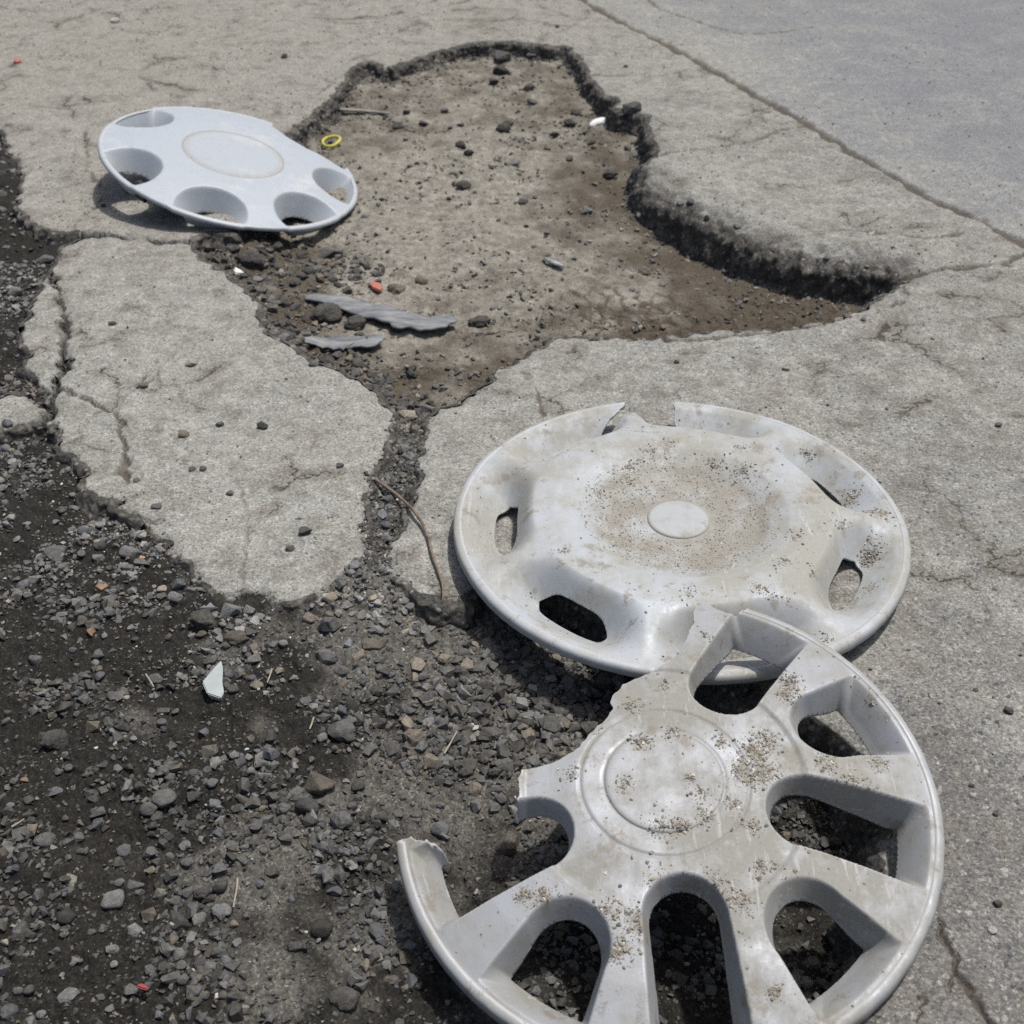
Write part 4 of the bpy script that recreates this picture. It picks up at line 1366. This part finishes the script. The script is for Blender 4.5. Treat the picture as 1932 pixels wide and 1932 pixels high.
MUD_M = [(1640, 1052, 26, 260), (1600, 945, 30, 120), (1660, 968, 30, 130), (1590, 1000, 24, 60), (1520, 880, 16, 40), (1230, 850, 30, 60), (1260, 835, 16, 30), (1190, 880, 14, 30), (1350, 870, 22, 60),
         (1400, 890, 26, 70), (1130, 930, 24, 50), (1180, 900, 26, 60), (1460, 1130, 22, 40), (1540, 1090, 18, 40), (1430, 1110, 14, 30), (1560, 1205, 14, 30), (1010, 1080, 14, 30), (1060, 1040, 10, 16),
         (1300, 1120, 20, 24), (1480, 1060, 18, 30), (1600, 1120, 20, 40), (1640, 1110, 24, 50), (1690, 905, 14, 40), (1630, 850, 16, 40), (1400, 845, 16, 24), (1470, 850, 14, 24), (1500, 1010, 20, 30)]
SPOT_M = spots_of(cm, mid_height, MUD_M)
mid, mid_face = make_cover('wheel_cover', 'pale dusty wheel cover with scooped pockets and gritty dished hub behind the front one', cm, 0.00115, mid_height, mid_sdf, mid_dirt, M_COV_M)
rim_part(mid, cm, mid_height, mid_dirt, M_COV_M, BRK_M_L, .009)
disc_part('center_cap', mid, cm.R, 0.139, 0.0208, M_COV_M, dome=.0005, bev=.014, dirt=.42, thick=.003)
cover_crumbs(mid, cm, mid_height, MUD_M, 500, 41, mid_sdf, (0.15, 0.44, 4200))

# --- front cover: five long slots and five pockets, a third of the rim broken away
cn = Cover(1251, 1522, 0.018, 0.1745, (-0.07, -math.sin(math.radians(9.0)), math.cos(math.radians(9.0))))
A_N = [(-87.0 + 36.0 * k, k % 2) for k in range(10)]
def near_fields(u, v):
    r = np.hypot(u, v)
    a = np.degrees(np.arctan2(v, u))
    best = np.full(u.shape, 999.0)
    typ = np.zeros(u.shape, int)
    for am, ty in A_N:
        dd = (a - am + 180) % 360 - 180
        m = np.abs(dd) < np.abs(best)
        best = np.where(m, dd, best)
        typ = np.where(m, ty, typ)
    x, y = r * np.cos(np.radians(best)), r * np.sin(np.radians(best))
    mouth = np.where(typ == 0, ushape(x, y, r, 0.512, 0.148, 0.05, 0.952, .007), ushape(x, y, r, 0.698, 0.158, 0.21, 0.952, .007))
    opening = np.where(typ == 0, ushape(x, y, r, 0.508, 0.119, 0.0, 0.850, .006), ushape(x, y, r, 0.706, 0.124, 0.14, 0.845, .005))
    return r, x, y, typ, mouth, opening
def near_surf(r):
    return prof(r, [(0, 32), (.20, 32), (.30, 32), (.345, 31.2), (.42, 29.2), (.505, 27.6), (.522, 29.2), (.60, 27.4), (.75, 22), (.90, 14.5), (.955, 11.5), (1.05, 9.5)])
def near_height(u, v):
    r, x, y, typ, mouth, opening = near_fields(u, v)
    s = near_surf(r)
    s = s - 0.0011 * np.exp(-((r - .306) / .0065) ** 2)
    s = s + 0.0004 * sstep(.223, .208, r) - 0.0006 * np.exp(-((r - .220) / .006) ** 2)
    zb = np.where(typ == 0, s - 0.016 - 0.012 * np.clip((x - .45) / .35, 0, 1), s - 0.015 - 0.010 * np.clip((x - .58) / .2, 0, 1))
    zb = np.maximum(zb, -0.009)
    m = np.maximum(mouth, 0)
    t = np.clip(m / np.maximum(m - np.minimum(opening, 0), 1e-6), 0, 1)
    t = (np.sqrt(t * t + .0036) - .06) / (math.sqrt(1.0036) - .06)
    z = s + (zb - s) * t
    return z
def near_top(u, v):
    return near_surf(np.hypot(u, v))
BRK_N = [(1419, 1131), (1404, 1148), (1391, 1159), (1368, 1156), (1345, 1146), (1322, 1134), (1314, 1140), (1309, 1156), (1310, 1172), (1300, 1192), (1294, 1210), (1283, 1231), (1262, 1249),
         (1236, 1264), (1204, 1279), (1176, 1292), (1160, 1308), (1152, 1322), (1156, 1334), (1148, 1352), (1135, 1366), (1126, 1370), (1117, 1381), (1085, 1416), (1046, 1438), (1012, 1448), (984, 1452), (978, 1470),
         (980, 1490), (975, 1521), (990, 1523), (940, 1570), (880, 1606), (862, 1598), (836, 1588), (812, 1586), (786, 1586), (775, 1578), (764, 1584), (700, 1580), (560, 1400), (700, 1000), (1300, 950), (1440, 1060)]
BRK_N_L = [cn.loc(p[0], p[1], 0.02, near_top) for p in BRK_N]
def near_sdf(u, v):
    r, x, y, typ, mouth, opening = near_fields(u, v)
    f = np.minimum(0.974 - r, -opening)
    f = np.minimum(f, -poly_sdf(u + .005 * gnoise(u * 34, v * 34, 3), v + .005 * gnoise(u * 34, v * 34, 4), BRK_N_L))
    return f
def near_dirt(u, v):
    r = np.hypot(u, v)
    n = fbm(u, v, 7, 4, 110)
    return np.maximum(stain(u, v, SPOT_N), np.clip(0.35 * sstep(.05, .5, n) + .55 * np.exp(-((r - .306) / .010) ** 2) * sstep(-.3, .3, n + .2) + .35 * np.exp(-((r - .220) / .008) ** 2), 0, 1))
MUD_N = [(1425, 1420, 34, 200), (1440, 1460, 34, 160), (1450, 1395, 26, 90), (1400, 1455, 30, 110), (1490, 1290, 26, 110), (1480, 1310, 18, 60), (1300, 1470, 12, 30), (1500, 1340, 16, 40), (1560, 1440, 24, 60),
         (1600, 1480, 26, 80), (1660, 1440, 22, 60), (1640, 1490, 22, 50), (1210, 1740, 40, 170), (1320, 1740, 34, 140), (1390, 1700, 30, 90), (1350, 1670, 24, 60), (1150, 1720, 26, 60), (1030, 1700, 30, 90),
         (990, 1690, 20, 50), (870, 1710, 20, 60), (1240, 1660, 26, 40), (1250, 1560, 30, 70), (1330, 1540, 20, 50), (1290, 1560, 16, 50), (1420, 1560, 22, 50), (1440, 1640, 22, 50), (1170, 1790, 20, 70),
         (1155, 1800, 16, 60), (1130, 1790, 14, 40), (1210, 1400, 24, 50), (1270, 1380, 20, 40), (1360, 1400, 18, 40), (1080, 1460, 22, 40), (1120, 1380, 16, 24), (1190, 1330, 20, 40), (1250, 1290, 16, 24),
         (1330, 1200, 14, 24), (1560, 1165, 14, 40), (1620, 1250, 14, 40), (1740, 1410, 12, 24), (1460, 1870, 14, 40), (1390, 1890, 12, 20), (1500, 1660, 18, 24), (1560, 1350, 14, 20), (1180, 1480, 20, 40),
         (1320, 1500, 16, 30), (1380, 1515, 18, 40), (1640, 1330, 12, 24)]
SPOT_N = spots_of(cn, near_height, MUD_N)
near, near_face = make_cover('wheel_cover', 'front dirty wheel cover with ten windows and a third of its rim snapped off', cn, 0.00092, near_height, near_sdf, near_dirt, M_COV_N)
rim_part(near, cn, near_height, near_dirt, M_COV_N, BRK_N_L, .010)
disc_part('center_cap', near, cn.R, 0.216, 0.0331, M_COV_N, dome=.0004, bev=.012, dirt=.22, thick=.003)
cover_crumbs(near, cn, near_height, MUD_N, 450, 42, near_sdf, None, (0.213, 0.0334))

# --- far cover: seven round pockets, tipped into the hole, one pocket of rim missing
def tilt_normal(px, py, phi, roll_deg):
    d = ray(px, py)
    v = -d / np.linalg.norm(d)
    rt = np.array([1.0, 0, 0])
    up = np.cross(v, rt)
    up /= np.linalg.norm(up)
    rt = np.cross(up, v)
    q = math.radians(roll_deg)
    e = rt * math.sin(q) + up * math.cos(q)
    return math.sin(math.radians(phi)) * v + math.cos(math.radians(phi)) * e
cf = Cover(436, 323, 0.014, 0.1805, tilt_normal(436, 322, 25.0, 12.0))
A_F = [153.0 - 51.43 * k for k in range(7)]
A_F = [-a for a in [142.0, 90.0, 40.0, -5.0, -156.0]]
# angles above were read in the tilted ellipse with the long axis as zero
def far_fields(u, v):
    r = np.hypot(u, v)
    a = np.degrees(np.arctan2(v, u))
    best = np.full(u.shape, 999.0)
    for am in A_F:
        dd = (a - am + 180) % 360 - 180
        best = np.where(np.abs(dd) < np.abs(best), dd, best)
    x, y = r * np.cos(np.radians(best)), r * np.sin(np.radians(best))
    mouth = softmin(0.272 - np.hypot(x - 0.885, y), 0.978 - r, 0.012)
    opening = softmin(0.155 - np.hypot(x - 0.835, y), 0.90 - r, 0.01)
    return r, x, y, mouth, opening
def far_top(r):
    return prof(r, [(0, 27), (.40, 27), (.55, 26), (.75, 21), (.92, 14), (1.05, 9)])
def far_height(u, v):
    r, x, y, mouth, opening = far_fields(u, v)
    s = far_top(r)
    s = s - 0.0012 * np.exp(-((r - .385) / .010) ** 2)
    s = s + 0.0010 * np.exp(-((y) / .05) ** 2) * 0
    m = np.maximum(mouth, 0)
    t = np.clip(m / np.maximum(m - np.minimum(opening, 0), 1e-6), 0, 1)
    t = (np.sqrt(t * t + .0036) - .06) / (math.sqrt(1.0036) - .06)
    zb = np.maximum(s - 0.031, -0.010)
    z = s + (zb - s) * t
    return z
BRK_F = [(515, 232), (528, 245), (540, 257), (558, 268), (580, 280), (600, 286), (622, 296), (640, 305), (652, 309), (700, 250), (640, 150), (530, 170)]
BRK_F_L = [cf.loc(p[0], p[1], 0.022) for p in BRK_F]
def far_sdf(u, v):
    r, x, y, mouth, opening = far_fields(u, v)
    f = np.minimum(0.974 - r, -opening)
    return np.minimum(f, -poly_sdf(u, v, BRK_F_L))
def far_dirt(u, v):
    r, x, y, mouth, opening = far_fields(u, v)
    n = fbm(u, v, 8, 3, 120)
    return np.clip(.40 * sstep(0.01, .08, mouth) * (.7 + .6 * n), 0, .52) + .95 * np.exp(-((r - .385) / .013) ** 2)
far, far_face = make_cover('wheel_cover', 'clean bluish silver wheel cover with round pockets, tipped into the pothole edge', cf, 0.00150, far_height, far_sdf, far_dirt, M_COV_F)
rim_part(far, cf, far_height, far_dirt, M_COV_F, BRK_F_L, .006)
disc_part('center_cap', far, cf.R, 0.368, 0.0277, M_COV_F, dome=.0006, bev=.012, dirt=.05, thick=.004)
M_CLIP = plain_material('black_clip_plastic', (.02, .02, .021), (.05, .05, .05), 60, .5)
for ang in (-128, -70, 60, 110):
    bm = bmesh.new()
    bmesh.ops.create_cube(bm, size=1.0)
    bmesh.ops.scale(bm, vec=(.010, .022, .024), verts=bm.verts)
    for v in bm.verts:
        if v.co.z < 0:
            v.co.x *= .6
            v.co.y *= .85
    bmesh.ops.bevel(bm, geom=bm.edges[:], offset=.0015, segments=2, affect='EDGES')
    o = link('clip', bm_mesh('clip', bm, M_CLIP, False), far)
    a = math.radians(ang)
    o.location = (math.cos(a) * cf.R * .86, math.sin(a) * cf.R * .86, -0.004)
    o.rotation_euler = (0, 0, a)

# ------------------------------------------------------------------ litter
def strip(name, pts, width, arch, thick, mat, lifts, nw=10, nl=90, tear=0.0, seed=0):
    """a bent plastic strip through pixel points; arch bows it across its width"""
    ctr = []
    for (px, py), lf in zip(pts, lifts):
        g, _ = ground(px, py, lf)
        ctr.append(np.array([at(px, py, g[2] + lf)[0], at(px, py, g[2] + lf)[1], g[2] + lf]))
    ctr = np.array(ctr)
    s = np.linspace(0, 1, len(ctr))
    q = np.linspace(0, 1, nl)
    c = np.stack([np.interp(q, s, ctr[:, i]) for i in range(3)], -1)
    wv = np.interp(q, np.linspace(0, 1, len(width)), width)
    org = c.mean(0)
    V = []
    t = np.gradient(c, axis=0)
    t /= np.linalg.norm(t, axis=1, keepdims=True)
    for i in range(nl):
        side = np.cross(t[i], [0, 0, 1.0])
        side /= np.linalg.norm(side)
        for j in range(nw):
            e = j / (nw - 1) * 2 - 1
            jag = 1 + tear * float(gnoise(np.array([q[i] * 13 + 3 * np.sign(e)]), np.array([0.37 + np.sign(e)]), seed)[0])
            V.append(c[i] + side * e * wv[i] * (jag if abs(e) > .6 else 1) + np.array([0, 0, arch * (1 - e * e) + 0.0006 * float(gnoise(np.array([i * .21]), np.array([j * .55 + seed]), 7)[0])]) - org)
    F = [[i * nw + j, i * nw + j + 1, (i + 1) * nw + j + 1, (i + 1) * nw + j] for i in range(nl - 1) for j in range(nw - 1)]
    me = mesh_np(name, np.array(V), np.array(F), mat, True)
    o = link(name, me, None, org)
    m = o.modifiers.new('thickness', 'SOLIDIFY')
    m.thickness = thick
    m.offset = -1
    return o

M_STRIP = plain_material('weathered_grey_plastic', (.095, .104, .12), (.26, .265, .262), 90, .65, streak=True)
o = strip('plastic_strip', [(578, 560), (640, 566), (700, 585), (760, 602), (812, 610), (854, 598)], [.007, .013, .017, .018, .016, .010], .0012, .002, M_STRIP, [.004, .008, .010, .010, .010, .010], tear=.35, seed=3)
tag(o, 'long torn bluish grey plastic strip lying in the pothole, partly under dark clods', 'plastic strip')
o = strip('plastic_strip', [(575, 640), (610, 646), (655, 646), (695, 642), (722, 634)], [.006, .013, .015, .013, .006], .0008, .002, M_STRIP, [.005, .007, .008, .010, .012], nl=60, tear=.35, seed=5)
tag(o, 'short torn bluish grey plastic strip below the long one', 'plastic strip')
M_WOOD = plain_material('grey_wood', (.17, .155, .135), (.32, .30, .27), 120, .8, streak=True)
o = strip('flat_stick', [(640, 205), (690, 208), (734, 213)], [.004, .005, .003], .001, .003, M_WOOD, [.006, .006, .006], nw=5, nl=16)
tag(o, 'flat grey wooden stick lying in the back of the pothole', 'stick')
M_SPL = plain_material('blue_grey_splinter', (.17, .19, .22), (.34, .36, .38), 120, .6)
o = strip('splinter', [(1028, 488), (1045, 494), (1064, 503)], [.002, .006, .003], .002, .002, M_SPL, [.005, .006, .005], nw=5, nl=12)
tag(o, 'small bluish grey splinter on the damp clay of the pothole', 'splinter')
M_WHITE = plain_material('white_plastic', (.70, .72, .72), (.82, .83, .82), 40, .4)
o = strip('curved_shard', [(1112, 242), (1122, 233), (1137, 229), (1150, 234), (1158, 245)], [.003, .008, .010, .008, .003], .007, .002, M_WHITE, [.000, .002, .003, .002, .000], nw=9, nl=18)
tag(o, 'white crescent shaped plastic shard at the pothole right wall', 'plastic shard')
M_RED = plain_material('faded_red_plastic', (.36, .11, .085), (.46, .18, .14), 60, .55)
M_DRED = plain_material('dark_red_plastic', (.24, .035, .04), (.33, .06, .06), 60, .6)

def chunk(name, outline, mat, thick, lift, tilt=(0, 0)):
    """a small flat fragment with the outline traced on its own ground spot"""
    cx = sum(p[0] for p in outline) / len(outline)
    cy = sum(p[1] for p in outline) / len(outline)
    g, _ = ground(cx, cy, lift)
    P = [at(p[0], p[1], g[2] + lift) - np.array([g[0], g[1], g[2]]) for p in outline]
    bm = bmesh.new()
    top = [bm.verts.new((p[0], p[1], lift + tilt[0] * p[0] + tilt[1] * p[1])) for p in P]
    bot = [bm.verts.new((p[0] * .9, p[1] * .9, lift - thick + tilt[0] * p[0] + tilt[1] * p[1])) for p in P]
    n = len(P)
    bm.faces.new(top)
    bm.faces.new(bot[::-1])
    for i in range(n):
        bm.faces.new((top[i], bot[i], bot[(i + 1) % n], top[(i + 1) % n]))
    bmesh.ops.recalc_face_normals(bm, faces=bm.faces)
    bmesh.ops.bevel(bm, geom=bm.edges[:], offset=min(.0008, thick * .25), segments=2, affect='EDGES')
    o = link(name, bm_mesh(name, bm, mat, False), None, (g[0], g[1], g[2]))
    return o
tag(chunk('plastic_bit', [(697, 535), (703, 530), (716, 533), (722, 540), (718, 547), (704, 542)], M_RED, .005, .007), 'small faded red plastic bit on the clay above the grey strip', 'plastic bit')
tag(chunk('plastic_bit', [(25, 111), (31, 108), (38, 110), (40, 114), (32, 117), (26, 115)], M_RED, .005, .005), 'tiny red plastic bit on the dusty asphalt in the far upper left', 'plastic bit')
tag(chunk('plastic_bit', [(255, 1858), (266, 1853), (279, 1860), (280, 1867), (270, 1866), (258, 1861)], M_DRED, .003, .008), 'dark red plastic scrap among pebbles near the bottom left', 'plastic bit')
M_CER = plain_material('pale_ceramic', (.29, .335, .335), (.38, .42, .41), 30, .45)
tag(chunk('ceramic_shard', [(418, 1248), (421, 1262), (419, 1284), (422, 1302), (415, 1312), (390, 1306), (381, 1287), (391, 1276), (404, 1262)], M_CER, .006, .011, (-.10, .12)),
    'pale bluish white triangular ceramic shard on the dark gravel', 'ceramic shard')
M_FOIL = plain_material('silver_foil', (.62, .66, .68), (.80, .83, .84), 200, .25, .6)
fm_ = CLOD[1].copy()
fm_.name = 'foil_scrap'
fm_.materials.clear()
fm_.materials.append(M_FOIL)
fo = place_rock(fm_, 'foil_scrap', 450, 510, 27, 'white', 'f', rs_s)
fo.rotation_euler = (.5, .25, -.7)
tag(fo, 'crumpled shiny silver foil scrap on dark rubble beside the slab', 'foil scrap')

def tube(name, pts, radii, mat, lifts, nseg=8, sub=6):
    C = []
    for (px, py), lf in zip(pts, lifts):
        g, p = ground(px, py, lf)
        C.append(np.array([p[0], p[1], g[2] + lf]))
    C = np.array(C)
    q = np.linspace(0, len(C) - 1, (len(C) - 1) * sub + 1)
    # smooth through the points
    c = np.stack([np.interp(q, np.arange(len(C)), C[:, i]) for i in range(3)], -1)
    for _ in range(3):
        c[1:-1] = (c[:-2] + 2 * c[1:-1] + c[2:]) / 4
    r = np.interp(q, np.linspace(0, len(C) - 1, len(radii)), radii)
    r = r * (1 + .14 * gnoise(q * 1.3, q * 0 + .3, 5))
    org = c.mean(0)
    t = np.gradient(c, axis=0)
    t /= np.linalg.norm(t, axis=1, keepdims=True)
    V, F = [], []
    for i in range(len(c)):
        s = np.cross(t[i], [0, 0, 1.0])
        s /= np.linalg.norm(s) + 1e-9
        u = np.cross(s, t[i])
        for j in range(nseg):
            a = 2 * math.pi * j / nseg
            V.append(c[i] - org + r[i] * (s * math.cos(a) + u * math.sin(a)))
    for i in range(len(c) - 1):
        for j in range(nseg):
            F.append([i * nseg + j, i * nseg + (j + 1) % nseg, (i + 1) * nseg + (j + 1) % nseg, (i + 1) * nseg + j])
    return link(name, mesh_np(name, np.array(V), np.array(F), mat, True), None, org)
M_TWIG = plain_material('twig_bark', (.105, .075, .055), (.22, .17, .135), 90, .8)
o = tube('twig', [(708, 904), (728, 918), (752, 936), (778, 960), (796, 985), (808, 1012), (814, 1042), (826, 1075), (836, 1105), (836, 1130), (826, 1152), (812, 1170)],
         [.0017, .0016, .0015, .0013, .0012, .001, .0008, .0006], M_TWIG, [.006, .007, .007, .006, .005, .004, .004, .004, .004, .005, .005, .004])
tag(o, 'thin curved brown twig beside the middle wheel cover', 'twig')
M_STALK = plain_material('dry_stalk', (.24, .215, .17), (.36, .33, .27), 90, .8)
stalks = [([(448, 1657), (447, 1675), (443, 1695), (440, 1712)], 'upright pale dry stalk in the lower gravel'),
          ([(513, 1262), (509, 1275), (504, 1288)], 'short dry stalk right of the ceramic shard'),
          ([(275, 1272), (283, 1284), (290, 1296)], 'short dry stalk left of the ceramic shard'),
          ([(592, 1353), (588, 1366), (584, 1376)], 'pale dry stem chip below the round gravel centre'),
          ([(22, 1560), (34, 1553), (46, 1545)], 'short dry stalk at the left edge of the gravel'),
          ([(838, 1422), (850, 1402), (862, 1380)], 'thin reddish dry stem left of the front wheel cover')]
for p, lb in stalks:
    tag(tube('dry_stalk', p, [.0009, .0007, .0005], M_STALK, [.006] * len(p), 6, 5), lb, 'stalk', 'dry stalks in the gravel')
# yellow ring: a bent loop of strap
M_YEL = plain_material('yellow_plastic', (.50, .47, .08), (.60, .57, .12), 60, .5)
g, p = ground(625, 268, .005)
N = 40
V, F = [], []
rr = 15 * depth_of(p) / FPX
for i in range(N):
    a = 2 * math.pi * i / N
    rad = rr * (1 + .10 * math.cos(2 * a) + .06 * math.sin(3 * a))
    for j in range(8):
        b = 2 * math.pi * j / 8
        V.append(((rad + .0022 * math.cos(b)) * math.cos(a), (rad * 1.25 + .0022 * math.cos(b)) * math.sin(a), .006 + .0035 * math.sin(a + .5) + .0028 * math.sin(b)))
for i in range(N):
    for j in range(8):
        F.append([i * 8 + j, ((i + 1) % N) * 8 + j, ((i + 1) % N) * 8 + (j + 1) % 8, i * 8 + (j + 1) % 8])
o = link('plastic_ring', mesh_np('plastic_ring', np.array(V), np.array(F), M_YEL, True), None, (g[0], g[1], g[2]))
tag(o, 'small bent yellow plastic ring on the pothole floor beside the far wheel cover', 'plastic ring')
